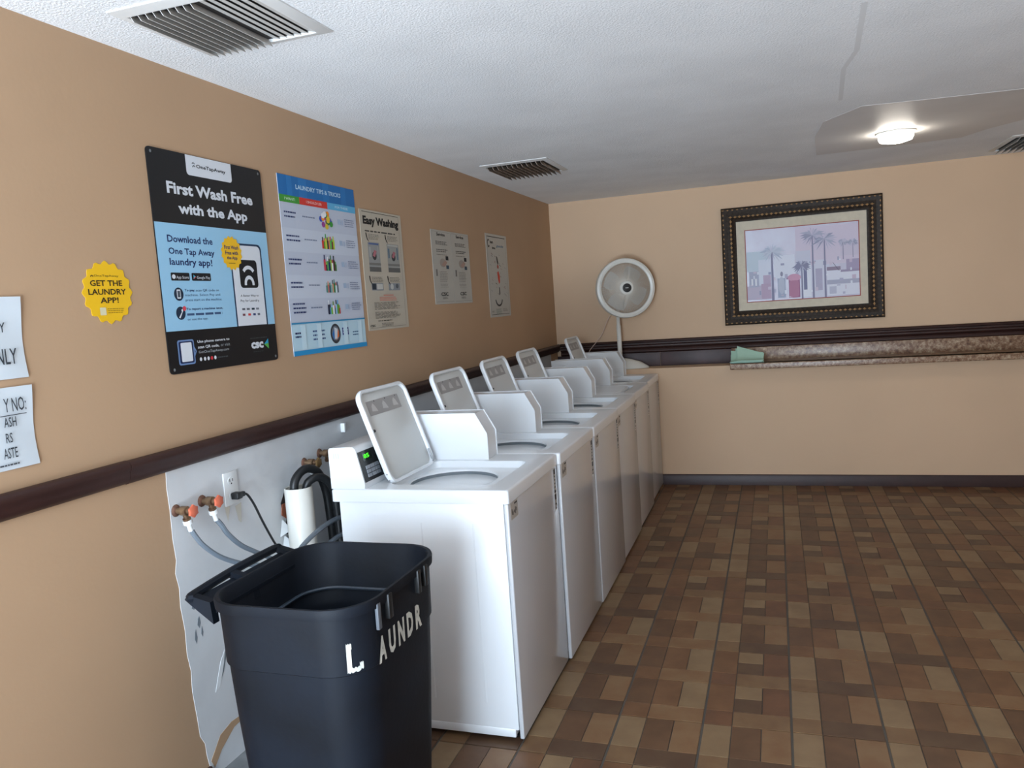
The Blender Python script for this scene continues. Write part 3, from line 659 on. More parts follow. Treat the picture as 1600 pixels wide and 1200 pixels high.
s.bars(0.177, 0.56, 0.255, 0.272, 1, (60, 84, 120), 2, 'fine_print', 0.6); s.text('or use the app.', 0.177, 0.35, 0.233, 0.247, (60, 84, 120))
s.rect(0.606, 0.193, 0.922, 0.608, (28, 52, 80), 2, 'picture', 0.02); s.rect(0.606, 0.192, 0.922, 0.30, (28, 52, 80), 2, 'picture')
s.rect(0.618, 0.1935, 0.908, 0.598, WHT, 3, 'picture', 0.018); s.rect(0.618, 0.1935, 0.908, 0.30, WHT, 3, 'picture')
s.rect(0.680, 0.384, 0.860, 0.526, BLK, 4, 'picture', 0.014)
s.arc(0.77, 0.405, 0.028, 0.050, 0, 180, 0.85, WHT, 5); s.arc(0.77, 0.435, 0.052, 0.074, 38, 142, 0.85, WHT, 5)
s.rect(0.720, 0.398, 0.742, 0.406, WHT, 5, 'picture'); s.rect(0.798, 0.398, 0.820, 0.406, WHT, 5, 'picture')
s.cut()
s.disc(0.622, 0.556, 0.100, 0.086, YEL, 6, 'picture', star=16)
s.text('First Wash', 0.556, 0.690, 0.575, 0.594, NAVY, 7, bold=0.02); s.text('Free with', 0.560, 0.682, 0.548, 0.567, NAVY, 7, bold=0.02); s.text('the App', 0.572, 0.672, 0.520, 0.541, NAVY, 7, bold=0.02); s.bars(0.585, 0.665, 0.502, 0.51, 1, (140, 110, 30), 7)
s.text('A Better Way to', 0.668, 0.850, 0.336, 0.350, (40, 44, 52), 4); s.text('Pay for Laundry.', 0.664, 0.852, 0.310, 0.326, (40, 44, 52), 4)
for u, c in ((0.67, (90, 94, 104)), (0.715, (90, 94, 104)), (0.765, (30, 40, 60)), (0.81, (120, 124, 134))): s.rect(u, 0.272, u+0.03, 0.282, c, 4, 'picture')
for u, c in ((0.67, (110, 60, 70)), (0.725, (200, 60, 60)), (0.775, (40, 60, 110)), (0.82, (110, 114, 124))): s.rect(u, 0.243, u+0.026, 0.254, c, 4, 'picture')
s.rect(0.072, 0.036, 0.205, 0.150, (108, 134, 176), 2, 'picture', 0.008); s.rect(0.082, 0.043, 0.196, 0.143, (24, 40, 78), 3, 'picture', 0.006); s.rect(0.096, 0.050, 0.184, 0.137, WHT, 4, 'picture', 0.004)
s.poly([(0.205, 0.115), (0.222, 0.093), (0.205, 0.071), (0.198, 0.075), (0.212, 0.093), (0.198, 0.111)], (108, 134, 176), 3, 'picture')
s.text('Use phone camera to', 0.236, 0.519, 0.126, 0.142, WHT, bold=0.02); s.text('scan QR code,', 0.236, 0.420, 0.101, 0.117, WHT, bold=0.02); s.text('or visit', 0.435, 0.519, 0.103, 0.117, (150, 156, 160))
s.text('GetOneTapAway.com', 0.238, 0.505, 0.077, 0.093, (170, 176, 180))
for u, c in ((0.24, WHT), (0.275, WHT), (0.305, WHT), (0.335, (200, 50, 60)), (0.365, WHT)): s.disc(u+0.01, 0.053, 0.010, 0.009, c, 2, 'picture')
s.bars(0.395, 0.50, 0.046, 0.058, 1, (70, 74, 76))
s.text('csc', 0.724, 0.850, 0.072, 0.106, WHT, bold=0.05); s.poly([(0.858, 0.090), (0.905, 0.118), (0.905, 0.094)], (40, 150, 190), 2, 'picture'); s.poly([(0.858, 0.090), (0.905, 0.094), (0.905, 0.064)], (90, 170, 80), 2, 'picture')
s.bars(0.72, 0.90, 0.122, 0.130, 1, (70, 74, 76)); s.bars(0.74, 0.86, 0.052, 0.060, 1, (60, 64, 66))
for u, v in ((0.03, 0.02), (0.97, 0.02), (0.03, 0.98), (0.97, 0.98)): s.disc(u, v, 0.008, 0.007, (120, 124, 126), 2, 'corner_screw')
s.done()
# --- poster 2
B1 = (36, 108, 172); PW = (190, 198, 214); TXT = (30, 44, 92)
s = wall_print('poster', 'tall white and blue poster headed Laundry Tips and Tricks', 'poster', -3.963, 1.412, 0.59, 0.715, 0.002)
s.base(PW)
s.rect(0, 0.890, 1, 1, B1)
for u, w_ in ((0.1, 0.06), (0.24, 0.1), (0.55, 0.08), (0.8, 0.07)): s.rect(u, 0.891, u+w_, 0.999, (44, 118, 182), 2)
s.text('LAUNDRY TIPS & TRICKS', 0.205, 0.793, 0.932, 0.958, (190, 220, 240), 3, bold=0.02)
s.rect(0, 0.850, 0.236, 0.890, (66, 150, 58), 2); s.rect(0.236, 0.850, 0.595, 0.890, (206, 58, 48), 2); s.rect(0.595, 0.850, 1, 0.890, (94, 172, 214), 2)
s.text('I WANT:', 0.06, 0.185, 0.863, 0.878, (190, 226, 190), 3, bold=0.02); s.text('I SHOULD USE:', 0.32, 0.52, 0.863, 0.878, (236, 190, 186), 3, bold=0.02); s.text('FOR THESE:', 0.70, 0.89, 0.863, 0.877, (180, 214, 232), 3, bold=0.02)
for k in range(1, 5, 2): s.rect(0.0, 0.84-0.13*k-0.13, 1.0, 0.84-0.13*k, (198, 206, 220), 1)
rows = [(0.785, 2), (0.655, 2), (0.525, 2), (0.395, 2), (0.265, 3)]
cols = [[(200, 60, 70), (60, 90, 190), (60, 150, 60), (220, 190, 60), (150, 60, 140), (240, 140, 40), (230, 230, 235), (40, 120, 60)],
        [(210, 50, 46), (70, 160, 60), (200, 210, 70), (30, 60, 50), (220, 120, 90), (90, 180, 90), (120, 40, 50), (180, 210, 60)],
        [(200, 60, 80), (30, 50, 60), (80, 160, 90), (30, 40, 90), (150, 190, 70), (240, 240, 240), (80, 40, 40), (60, 120, 60)],
        [(90, 140, 130), (220, 110, 90), (60, 90, 120), (140, 180, 170), (230, 150, 120), (60, 130, 80), (200, 220, 225), (90, 100, 110)],
        [(30, 34, 60), (90, 170, 220), (120, 180, 60), (230, 235, 240), (60, 70, 90), (150, 200, 230), (100, 150, 50), (200, 60, 60)]]
for (v, n), cs in zip(rows, cols):
    rn = random.Random(int(v*100))
    s.bars(0.04, 0.20, v-0.012*n, v+0.012*n, n, (56, 68, 112), 2, 'lettering', 0.36); s.bars(0.255, 0.42, v-0.010, v+0.008, 1, (124, 136, 162), 2, 'lettering', 0.4)
    if v > 0.7:
        for k in range(22):
            a = rn.uniform(0, 2*PI); r = rn.uniform(0.02, 0.085); s.disc(0.56+r*math.cos(a), v+r*0.55*math.sin(a), 0.024, 0.018, cs[k % 8], 2+k % 4, 'picture', 8)
    else:
        for k in range(8):
            u = 0.475+k*0.021; hgt = rn.uniform(0.05, 0.095)
            s.rect(u, v-0.045, u+0.026, v-0.045+hgt*0.72, cs[k], 2+k % 3, 'picture', 0.003); s.rect(u+0.006, v-0.046+hgt*0.7, u+0.019, v-0.045+hgt, cs[(k+3) % 8], 2+k % 3, 'picture')
    s.rect(0.72, v-0.018, 0.765, v+0.012, (166, 186, 210), 2, 'picture'); s.rect(0.775, v-0.02, 0.80, v+0.01, (176, 190, 212), 2, 'picture')
    s.bars(0.82, 0.97, v-0.03, v+0.022, 4, (128, 138, 164), 2, 'fine_print', 0.4); s.cut()
s.rect(0, 0.0, 1, 0.178, (186, 216, 230), 1); s.rect(0, 0.176, 1, 0.184, (50, 140, 186), 2); s.rect(0, 0, 1, 0.027, (40, 144, 200), 2)
for u in (0.1, 0.3, 0.66, 0.88): s.rect(u, 0.03, u+0.06, 0.17, (200, 226, 238), 2)
s.bars(0.035, 0.19, 0.095, 0.135, 2, TXT, 3, 'lettering', 0.5); s.bars(0.25, 0.42, 0.07, 0.14, 3, (70, 96, 140), 3, 'lettering', 0.4)
s.disc(0.549, 0.102, 0.070, 0.060, (58, 60, 66), 3, 'picture', 28); s.disc(0.549, 0.104, 0.052, 0.044, (110, 120, 130), 4, 'picture', 24)
s.poly([(0.52, 0.062), (0.50, 0.10), (0.53, 0.13), (0.55, 0.10)], (40, 110, 180), 5, 'picture'); s.poly([(0.55, 0.062), (0.595, 0.085), (0.59, 0.125), (0.565, 0.11)], (230, 110, 40), 5, 'picture'); s.poly([(0.53, 0.07), (0.565, 0.07), (0.58, 0.13), (0.535, 0.14)], (200, 208, 214), 6, 'picture')
s.rect(0.648, 0.088, 0.737, 0.134, (28, 40, 130), 3, 'picture'); s.bars(0.655, 0.73, 0.096, 0.128, 2, PW, 4, 'fine_print', 0.4)
s.bars(0.80, 0.95, 0.075, 0.11, 2, (60, 100, 140), 3, 'fine_print', 0.35); s.bars(0.36, 0.61, 0.006, 0.020, 1, (150, 204, 232), 3, 'fine_print', 0.6)
s.done()
# --- poster 3
CRM = (186, 178, 162); GRY = (122, 118, 110)
s = wall_print('poster', 'narrow cream poster headed Easy Washing with grey step pictures', 'poster', -3.336, 1.479, 0.429, 0.57, 0.002)
s.base(CRM, 'sheet', 0.006)
s.rect(0.05, 0.980, 0.93, 0.984, BLK); s.rect(0.93, 0.03, 0.936, 0.98, (140, 134, 124)); s.rect(0.04, 0.018, 0.93, 0.022, (140, 134, 124))
s.text('Easy Washing', 0.065, 0.92, 0.860, 0.948, (28, 28, 28), bold=0.05)
s.bars(0.09, 0.87, 0.818, 0.832, 1, (80, 78, 74), 2, 'lettering', 0.8)
def stepart(u0, u1, v0, v1, cs):
    s.rect(u0, v0, u1, v1, cs[0], 1, 'picture', 0.004)
    s.rect(u0+0.02, v1-0.02, u1-0.02, v1-0.006, cs[1], 2, 'picture'); s.rect(u0, v0, u1, v0+(v1-v0)*0.16, (96, 96, 94), 2, 'picture'); s.rect(u0, v0+(v1-v0)*0.22, u1, v0+(v1-v0)*0.3, (120, 120, 116), 2, 'picture')
    s.disc((u0+u1)/2, (v0+v1)/2+0.01, 0.05, 0.035, (54, 56, 58), 2, 'picture'); s.poly([((u0+u1)/2-0.04, (v0+v1)/2+0.01), ((u0+u1)/2, (v0+v1)/2+0.06), ((u0+u1)/2+0.06, (v0+v1)/2+0.05), ((u0+u1)/2+0.01, (v0+v1)/2)], (176, 110, 118), 3, 'picture')
    s.rect(u0+0.02, v0+(v1-v0)*0.5, u0+0.06, v1-0.04, cs[2], 2, 'picture'); s.rect(u1-0.06, v0+(v1-v0)*0.45, u1-0.03, v1-0.03, cs[3], 2, 'picture'); s.cut()
stepart(0.13, 0.40, 0.49, 0.735, [(150, 152, 150), (84, 104, 150), (170, 172, 170), (160, 160, 158)])
stepart(0.58, 0.88, 0.49, 0.735, [(152, 154, 150), (180, 180, 174), (96, 118, 134), (96, 118, 134)])
for (a, b) in ((0.10, 0.81), (0.55, 0.81), (0.10, 0.455), (0.53, 0.455)):
    s.poly([(a, b), (a+0.02, b), (a+0.03, b-0.04), (a+0.07, b-0.075), (a+0.03, b-0.06), (a+0.005, b-0.03)], BLK, 2, 'picture')
    s.bars(a+0.06, a+0.33, b-0.055, b-0.005, 4, GRY, 2, 'fine_print', 0.35)
s.rect(0.14, 0.333, 0.42, 0.395, (140, 146, 152), 1, 'picture', 0.004); s.rect(0.15, 0.34, 0.24, 0.39, (44, 54, 66), 2, 'picture'); s.rect(0.26, 0.342, 0.40, 0.388, (196, 196, 190), 2, 'picture')
for u in (0.28, 0.31, 0.34, 0.37): s.rect(u, 0.35, u+0.012, 0.38, (60, 64, 70), 3, 'picture')
s.rect(0.55, 0.333, 0.84, 0.395, (140, 146, 152), 1, 'picture', 0.004); s.disc(0.63, 0.365, 0.04, 0.026, (190, 192, 188), 2, 'picture'); s.disc(0.76, 0.37, 0.035, 0.02, (92, 98, 104), 2, 'picture')
s.bars(0.40, 0.68, 0.285, 0.298, 1, (206, 140, 124), 2, 'lettering', 0.7, False); s.bars(0.30, 0.78, 0.242, 0.28, 3, (206, 150, 134), 2, 'lettering', 0.6, False)
s.bars(0.165, 0.80, 0.17, 0.235, 6, GRY, 2, 'fine_print', 0.45); s.bars(0.165, 0.80, 0.095, 0.155, 6, GRY, 2, 'fine_print', 0.45); s.bars(0.22, 0.66, 0.067, 0.085, 1, (80, 78, 72), 2, 'fine_print', 0.4); s.bars(0.30, 0.66, 0.025, 0.058, 3, GRY, 2, 'fine_print', 0.4)
s.text('CSC', 0.03, 0.15, 0.030, 0.048, BLK, bold=0.03)
s.done()
# --- poster 4 (two matching service sheets side by side)
for y0, lab in ((-2.540, 'left cream sheet headed Service, of the pair between the tall posters and the last one'), (-2.2515, 'right cream sheet headed Service, joined to its twin')):
    w4 = 0.286; s = wall_print('notice', lab, 'notice', y0, 1.586, w4, 0.423, 0.002); s.root['group'] = 'pair of service notices'
    s.base((176, 174, 166), 'sheet', 0.004)
    s.rect(0.05, 0.975, 0.95, 0.978, (130, 128, 122)); s.rect(0.05, 0.03, 0.95, 0.034, (130, 128, 122))
    s.text('Service', 0.28, 0.70, 0.922, 0.965, (40, 38, 38), bold=0.03)
    s.bars(0.2, 0.82, 0.80, 0.855, 3, (90, 88, 84), 2, 'lettering', 0.5); s.bars(0.22, 0.80, 0.70, 0.75, 2, (90, 88, 84), 2, 'lettering', 0.5); s.bars(0.22, 0.80, 0.66, 0.68, 1, (130, 126, 120), 2, 'fine_print', 0.5)
    s.rect(0.66, 0.60, 0.80, 0.655, (34, 36, 40), 2, 'picture'); s.rect(0.66, 0.48, 0.80, 0.53, (44, 70, 88), 2, 'picture'); s.disc(0.5, 0.56, 0.16, 0.06, (158, 150, 142), 2, 'picture', 12); s.poly([(0.42, 0.53), (0.62, 0.60), (0.72, 0.57), (0.60, 0.51)], (170, 140, 126), 3, 'picture')
    s.rect(0.12, 0.38, 0.20, 0.47, (120, 116, 112), 2, 'picture'); s.bars(0.30, 0.74, 0.30, 0.45, 7, (140, 136, 130), 2, 'fine_print', 0.4); s.bars(0.30, 0.74, 0.22, 0.28, 3, (150, 146, 140), 2, 'fine_print', 0.35)
    s.text('CSC', 0.30, 0.66, 0.110, 0.160, (36, 36, 38), bold=0.03); s.bars(0.36, 0.66, 0.065, 0.095, 2, (120, 116, 112), 2, 'fine_print', 0.5)
    s.done()
# --- poster 5
s = wall_print('poster', 'narrow cream infographic poster with a red figure, nearest the far corner', 'poster', -1.648, 1.478, 0.431, 0.564, 0.002)
s.base((180, 178, 170), 'sheet', 0.004)
s.rect(0.05, 0.962, 0.92, 0.970, BLK, 1); s.rect(0.05, 0.04, 0.056, 0.96, (130, 128, 122)); s.rect(0.93, 0.04, 0.936, 0.95, (130, 128, 122)); s.rect(0.06, 0.028, 0.93, 0.034, (60, 60, 60))
s.arc(0.12, 0.885, 0.035, 0.055, 60, 320, 0.9, (36, 36, 36), 2); s.text('lean', 0.19, 0.33, 0.885, 0.925, (50, 50, 50), bold=0.03); s.text('time', 0.27, 0.42, 0.820, 0.850, (60, 60, 60), bold=0.03); s.text('guide', 0.47, 0.82, 0.84, 0.88, (96, 126, 150), bold=0.02, shear=0.3)
rn = random.Random(5)
s.poly([(0.44, 0.74), (0.48, 0.73), (0.52, 0.66), (0.50, 0.62), (0.46, 0.67)], (44, 44, 46), 2, 'picture'); s.disc(0.49, 0.61, 0.035, 0.025, (180, 70, 50), 2, 'picture')
s.poly([(0.44, 0.54), (0.50, 0.56), (0.55, 0.50), (0.54, 0.42), (0.50, 0.40), (0.46, 0.46)], (206, 66, 44), 2, 'picture'); s.poly([(0.48, 0.36), (0.51, 0.36), (0.52, 0.28), (0.47, 0.26)], (60, 56, 56), 2, 'picture')
s.arc(0.44, 0.225, 0.14, 0.18, 190, 350, 0.55, (40, 42, 44), 2)
for k in range(34):
    u = rn.uniform(0.1, 0.85); v = rn.uniform(0.2, 0.78); a = rn.uniform(0.03, 0.08)
    s.poly([(u, v), (u+a, v-rn.uniform(0.0, 0.02)), (u+a, v-0.012), (u, v+0.008)], rn.choice([(60, 60, 62), (120, 116, 112), (150, 90, 80), (96, 100, 106)]), 2, 'picture')
s.text('csc', 0.08, 0.17, 0.060, 0.078, (60, 60, 60)); s.bars(0.28, 0.56, 0.035, 0.10, 5, (130, 140, 130), 2, 'fine_print', 0.5); s.bars(0.60, 0.85, 0.06, 0.10, 3, (130, 126, 120), 2, 'fine_print', 0.4)
s.done()
# --- yellow starburst sticker
t = thing('sticker', 'yellow starburst sticker reading Get the Laundry App', 'sticker', (0.0005, -4.942, 1.580)); s = Sheet(t, 0.184, 0.184, UY, NX, 0.0012)
m = MB(); ring = []
for i in range(72):
    a = 2*PI*i/72; r = 0.086+0.005*math.cos(a*16); ring.append((r*math.cos(a), r*math.sin(a)))
m.loft([[(x, 0.092+a, 0.092+b) for a, b in ring] for x in (0.0001, 0.0012)], 0, False, (True, True)); m.build('sheet', ink((236, 186, 34), 0.4), t)
s.text('OneTapAway', 0.26, 0.74, 0.735, 0.775, (90, 70, 30)); s.arc(0.22, 0.74, 0.015, 0.03, 0, 180, 1, (90, 70, 30), 2)
s.text('GET THE', 0.17, 0.80, 0.60, 0.69, (50, 40, 24), bold=0.02); s.text('LAUNDRY', 0.12, 0.86, 0.465, 0.555, (50, 40, 24), bold=0.02); s.text('APP!', 0.33, 0.69, 0.335, 0.425, (50, 40, 24), bold=0.02)
s.rect(0.30, 0.15, 0.42, 0.27, (214, 206, 170), 2, 'picture', 0.003); s.bars(0.45, 0.78, 0.17, 0.26, 3, (150, 120, 30), 2, 'fine_print', 0.3)
s.done()
# --- two laminated notices at the left edge
PAP = mat('laminated_paper', (206, 214, 220), 0.18, coat=0.5)
def paper(name, label, y0, z0, w_, h_, lines):
    t = thing(name, label, 'notice', (0.0005, y0, z0)); t['group'] = 'laminated paper notices at the left edge'
    m = MB(); n = 10; vv = []; 
    for i in range(n+1):
        for j in range(n+1):
            u = i/n; v = j/n; b = 0.0016+0.0022*math.sin(u*5+v*3)**2+0.002*(u*v)**3
            vv.append((b, u*w_-0.004*math.sin(v*4)*u, v*h_))
    fs = [[i*(n+1)+j, (i+1)*(n+1)+j, (i+1)*(n+1)+j+1, i*(n+1)+j+1] for i in range(n) for j in range(n)]
    m.add(vv, fs, 0, True); m.build('sheet', PAP, t, fix=False)
    s = Sheet(t, w_, h_, UY, NX, 0.0062)
    for tx, u0, u1, v0, v1 in lines:
        if tx == '_': s.rect(u0, v0, u1, v1, (60, 64, 70), 1, 'underline')
        elif tx == '~': s.bars(u0, u1, v0, v1, 1, (80, 84, 90), 1, 'fine_print', 0.7)
        else: s.text(tx, u0, u1, v0, v1, (56, 60, 66), 1, bold=0.006)
    s.done()
paper('notice', 'upper white laminated notice at the left edge ending in Y and LY', -5.42, 1.460, 0.282, 0.204, [('Y', 0.76, 0.82, 0.57, 0.69), ('NLY', 0.70, 0.90, 0.18, 0.37)])
paper('notice', 'lower white laminated notice at the left edge ending in Y NO:', -5.42, 1.236, 0.282, 0.204, [('Y NO:', 0.71, 0.925, 0.70, 0.87), ('_', 0.66, 0.92, 0.655, 0.665), ('ASH', 0.69, 0.81, 0.52, 0.64), ('RS', 0.69, 0.755, 0.33, 0.45), ('ASTE', 0.65, 0.785, 0.14, 0.27), ('~', 0.60, 0.80, 0.05, 0.08)])

# ================================================================== FRAMED PICTURE
fx0, fz0, fw, fh = 1.425, 1.266, 1.178, 0.930
t = thing('framed_picture', 'watercolour street with palm trees in an ornate dark and gold frame, far wall', 'picture', (fx0, -0.0005, fz0))
FD = mat('frame_dark', (50, 40, 32), 0.5, 0.0, spec=0.25, var=0.5, vscale=60, bump=0.4, bscale=120); GOLD = mat('frame_gold', (206, 164, 116), 0.4, 0.35)
prof = [(0.0, 0.0), (0.0, 0.030), (0.012, 0.040), (0.030, 0.034), (0.045, 0.026), (0.062, 0.030), (0.078, 0.034), (0.084, 0.024), (0.112, 0.014), (0.112, 0.0)]
m = MB(); rings = []
for d, h in prof: rings.append([(d, -h, d), (fw-d, -h, d), (fw-d, -h, fh-d), (d, -h, fh-d)])
m.loft(rings, 0, False); fr = m.build('frame', FD, t)
def bead_row(d, h, pitch, rx, name):
    m = MB(); 
    pts = []
    nx = int((fw-2*d)/pitch); nz = int((fh-2*d)/pitch)
    for i in range(nx+1):
        x = d+(fw-2*d)*i/nx; pts += [(x, d, 0), (x, fh-d, 0)]
    for i in range(1, nz):
        z = d+(fh-2*d)*i/nz; pts += [(d, z, 1), (fw-d, z, 1)]
    for x, z, o in pts:
        a, b = (rx*1.15, rx*0.62) if not o else (rx*0.62, rx*1.15)
        v = [(x-a, -h, z), (x, -h, z-b), (x+a, -h, z), (x, -h, z+b), (x-a*0.4, -h-rx*0.7, z), (x+a*0.4, -h-rx*0.7, z)]
        m.add(v, [(0, 1, 4), (1, 5, 4), (1, 2, 5), (2, 3, 5), (3, 4, 5), (3, 0, 4)])
    b_ = m.build(name, GOLD, t, fix=False); b_['kind'] = 'stuff'
bead_row(0.016, 0.036, 0.036, 0.011, 'outer_beading'); bead_row(0.073, 0.031, 0.034, 0.015, 'inner_beading')
m = MB(); m.box(0.108, fw-0.108, -0.012, -0.002, 0.108, fh-0.108); m.build('mat_board', mat('mat_board', (206, 196, 176), 0.7, var=0.05, vscale=30), t)
m = MB(); a0, a1, c0, c1 = 0.174, fw-0.164, 0.173, fh-0.182
m.box(a0, a1, -0.0135, -0.011, c0, c1); m.build('red_liner', mat('liner_red', (150, 66, 56), 0.5), t)
s = Sheet(t, a1-a0-0.014, c1-c0-0.014, (1, 0, 0), (0, -1, 0), 0.0140)
class Sh2(Sheet):
    def P(s, u, v, l): return (a0+0.007+u*s.w, -(0.0138+0.0004*l+7e-6*s.cnt.get(l, 0)), c0+0.007+v*s.h)
s.__class__ = Sh2
SKY = mat('watercolour_sky', (206, 208, 226), 0.35, rgb2=(198, 194, 214), vscale=6, coat=0.08)
s.rect(0, 0, 1, 1, SKY, 0, 'print')
rn = random.Random(3)
s.rect(0.45, 0.45, 1.0, 0.98, (212, 202, 220), 1, 'print'); s.rect(0.0, 0.42, 0.2, 0.7, (198, 212, 226), 1, 'print')
for (u0, v0, u1, v1, c) in ((0.11, 0.2, 0.22, 0.58, (216, 222, 238)), (0.0, 0.02, 0.22, 0.22, (196, 188, 208)), (0.02, 0.2, 0.11, 0.42, (178, 182, 204)), (0.04, 0.22, 0.055, 0.32, (232, 234, 242)), (0.075, 0.22, 0.09, 0.32, (232, 234, 242)),
                          (0.13, 0.03, 0.22, 0.24, (188, 168, 192)), (0.15, 0.24, 0.22, 0.36, (190, 174, 198)), (0.27, 0.5, 0.33, 0.6, (164, 160, 184)), (0.25, 0.3, 0.44, 0.62, (222, 226, 240)), (0.45, 0.38, 0.58, 0.66, (204, 206, 224)),
                          (0.28, 0.03, 0.35, 0.30, (170, 180, 204)), (0.38, 0.02, 0.48, 0.31, (168, 118, 152)), (0.36, 0.28, 0.49, 0.32, (150, 134, 170)), (0.50, 0.02, 0.58, 0.50, (226, 230, 242)), (0.515, 0.12, 0.545, 0.44, (128, 130, 162)),
                          (0.60, 0.02, 0.70, 0.52, (212, 214, 230)), (0.62, 0.1, 0.68, 0.40, (180, 176, 200)), (0.72, 0.02, 1.0, 0.36, (222, 224, 238)), (0.72, 0.17, 1.0, 0.23, (176, 178, 200)), (0.72, 0.36, 0.84, 0.41, (150, 136, 158)),
                          (0.84, 0.33, 1.0, 0.36, (160, 150, 176)), (0.89, 0.36, 1.0, 0.50, (170, 160, 188)), (0.74, 0.04, 0.80, 0.14, (190, 192, 212)), (0.84, 0.55, 1.0, 0.72, (206, 198, 216))):
    s.rect(u0, v0, u1, v1, c, 2, 'print')
for k in range(40):
    u = rn.uniform(0.02, 0.95); v = rn.uniform(0.02, 0.5); s.rect(u, v, u+rn.uniform(0.01, 0.035), v+rn.uniform(0.01, 0.06), rn.choice([(180, 180, 204), (200, 186, 206), (224, 228, 240), (160, 164, 192), (206, 196, 214)]), 3, 'print')
s.disc(0.315, 0.2, 0.03, 0.12, (190, 196, 214), 4, 'print'); s.disc(0.318, 0.36, 0.012, 0.035, (150, 150, 172), 5, 'print')
s.disc(0.43, 0.30, 0.06, 0.05, (206, 160, 186), 4, 'print'); s.rect(0.385, 0.03, 0.47, 0.26, (184, 132, 160), 4, 'print', 0.02)
def palm(u, v0, v1, wd, cr, col, trunk=(138, 138, 166)):
    s.poly([(u-wd, v0), (u+wd, v0), (u+wd*0.6, v1), (u-wd*0.6, v1)], trunk, 6, 'print')
    for k in range(20):
        a = PI*(k/19*1.8-0.4); L = cr*rn.uniform(0.7, 1.05)
        c, d = math.cos(a), math.sin(a)
        tip = (u+L*c, v1+L*1.15*d-0.25*L); s.poly([(u-0.004*d, v1), (u+L*0.5*c, v1+L*0.62*d+0.015), tip, (u+L*0.5*c, v1+L*0.62*d-0.02)], rn.choice(col), 7, 'print')
PG = [(176, 178, 200), (156, 158, 184), (196, 192, 212)]
palm(0.235, 0.0, 0.68, 0.012, 0.13, [(190, 198, 216), (178, 188, 210), (200, 206, 222)]); palm(0.60, 0.0, 0.86, 0.009, 0.13, PG); palm(0.705, 0.0, 0.80, 0.009, 0.13, PG); palm(0.50, 0.0, 0.46, 0.008, 0.09, [(140, 142, 170), (170, 172, 196)])
palm(0.865, 0.50, 0.74, 0.004, 0.05, PG); palm(0.95, 0.52, 0.73, 0.003, 0.05, PG)
s.poly([(0.77, 0.47), (0.775, 0.47), (0.83, 0.35), (0.825, 0.35)], (110, 104, 128), 6, 'print')
s.done()

# ================================================================== FAN
fan = thing('pedestal_fan', 'white pedestal fan with round grille standing on the ledge at the far wall', 'fan', (0.572, -0.125, ZL+0.0005))
FW = mat('fan_white', (222, 220, 212), 0.35); FG = mat('fan_grille', (212, 204, 192), 0.4)
m = MB(); m.lathe([(0.235, 0.0), (0.240, 0.006), (0.232, 0.014), (0.17, 0.052), (0.10, 0.075), (0.05, 0.085), (0.022, 0.088), (0.020, 0.10)], (0.0, 0.0, 0.0), n=48, sy=0.40, caps=(True, False))
m.build('base', FW, fan)
m = MB(); m.lathe([(0.019, 0.05), (0.019, 0.36), (0.015, 0.365), (0.0145, 0.60)], (0, 0, 0), n=16, caps=(True, True)); m.build('pole', FW, fan)
yaw = math.radians(24); fd = Vector((math.sin(yaw), -math.cos(yaw), 0.02)).normalized()
hc = Vector((0.098, -0.118, 0.664))
m = MB(); back = hc-fd*0.15
m.lathe([(0.0, 0.0), (0.035, 0.004), (0.052, 0.03), (0.055, 0.085), (0.045, 0.10)], back[:], fd[:], 20, 0, (False, True)); m.rbox(-0.022, 0.022, -0.022, 0.022, 0.56, 0.63, 0.008); m.build('motor_housing', FW, fan)
m = MB(); R1 = 0.2; R2 = 0.243
m.lathe([(R1, 0.000), (R1+0.004, 0.010), (R1+0.020, 0.016), (R2-0.006, 0.010), (R2, -0.006), (R2-0.002, -0.045), (R2-0.012, -0.050), (R1+0.004, -0.02), (R1, 0.0)], hc[:], fd[:], 56); m.build('guard_ring', FW, fan)
ax = fd.orthogonal().normalized(); ay = fd.cross(ax)
m = MB()
for i in range(150):
    a = 2*PI*i/150; d = ax*math.cos(a)+ay*math.sin(a)
    m.tube([hc+d*0.030+fd*0.030, hc+d*0.12+fd*0.026, hc+d*(R1+0.004)+fd*0.004], 0.0021, 3, 0, 2)
for r, h in ((0.065, 0.0295), (0.08, 0.029), (0.095, 0.0285), (0.11, 0.028), (0.125, 0.0265), (0.14, 0.024), (0.155, 0.020), (0.17, 0.016), (0.185, 0.011)):
    m.tube([hc+(ax*math.cos(2*PI*i/32)+ay*math.sin(2*PI*i/32))*r+fd*(h-0.002) for i in range(33)], 0.0014, 3, 0, 1)
for i in range(40):
    a = 2*PI*i/40; d = ax*math.cos(a)+ay*math.sin(a); m.tube([hc+d*0.05-fd*0.07, hc+d*0.19-fd*0.07, hc+d*(R2-0.01)-fd*0.045], 0.0012, 3, 0, 1)
m.build('grille', FG, fan, fix=False)
m = MB(); m.lathe([(0.054, 0.028), (0.058, 0.034), (0.053, 0.040), (0.034, 0.043)], hc[:], fd[:], 28, 0, (True, True)); m.build('hub_ring', FW, fan)
m = MB(); m.lathe([(0.036, 0.0425), (0.036, 0.046), (0.029, 0.0475)], hc[:], fd[:], 24, 0, (True, True)); bd = m.build('hub_badge', PLAST, fan)
m = MB()
for k in range(5): 
    p = hc+fd*0.0485+Vector((math.cos(yaw), math.sin(yaw), 0))*(-0.011+k*0.005); m.rbox(p.x-0.0015, p.x+0.0015, p.y-0.0004, p.y+0.0004, p.z-0.003, p.z+0.003, 0.0002, 1)
m.build('badge_marks', WPL, bd)
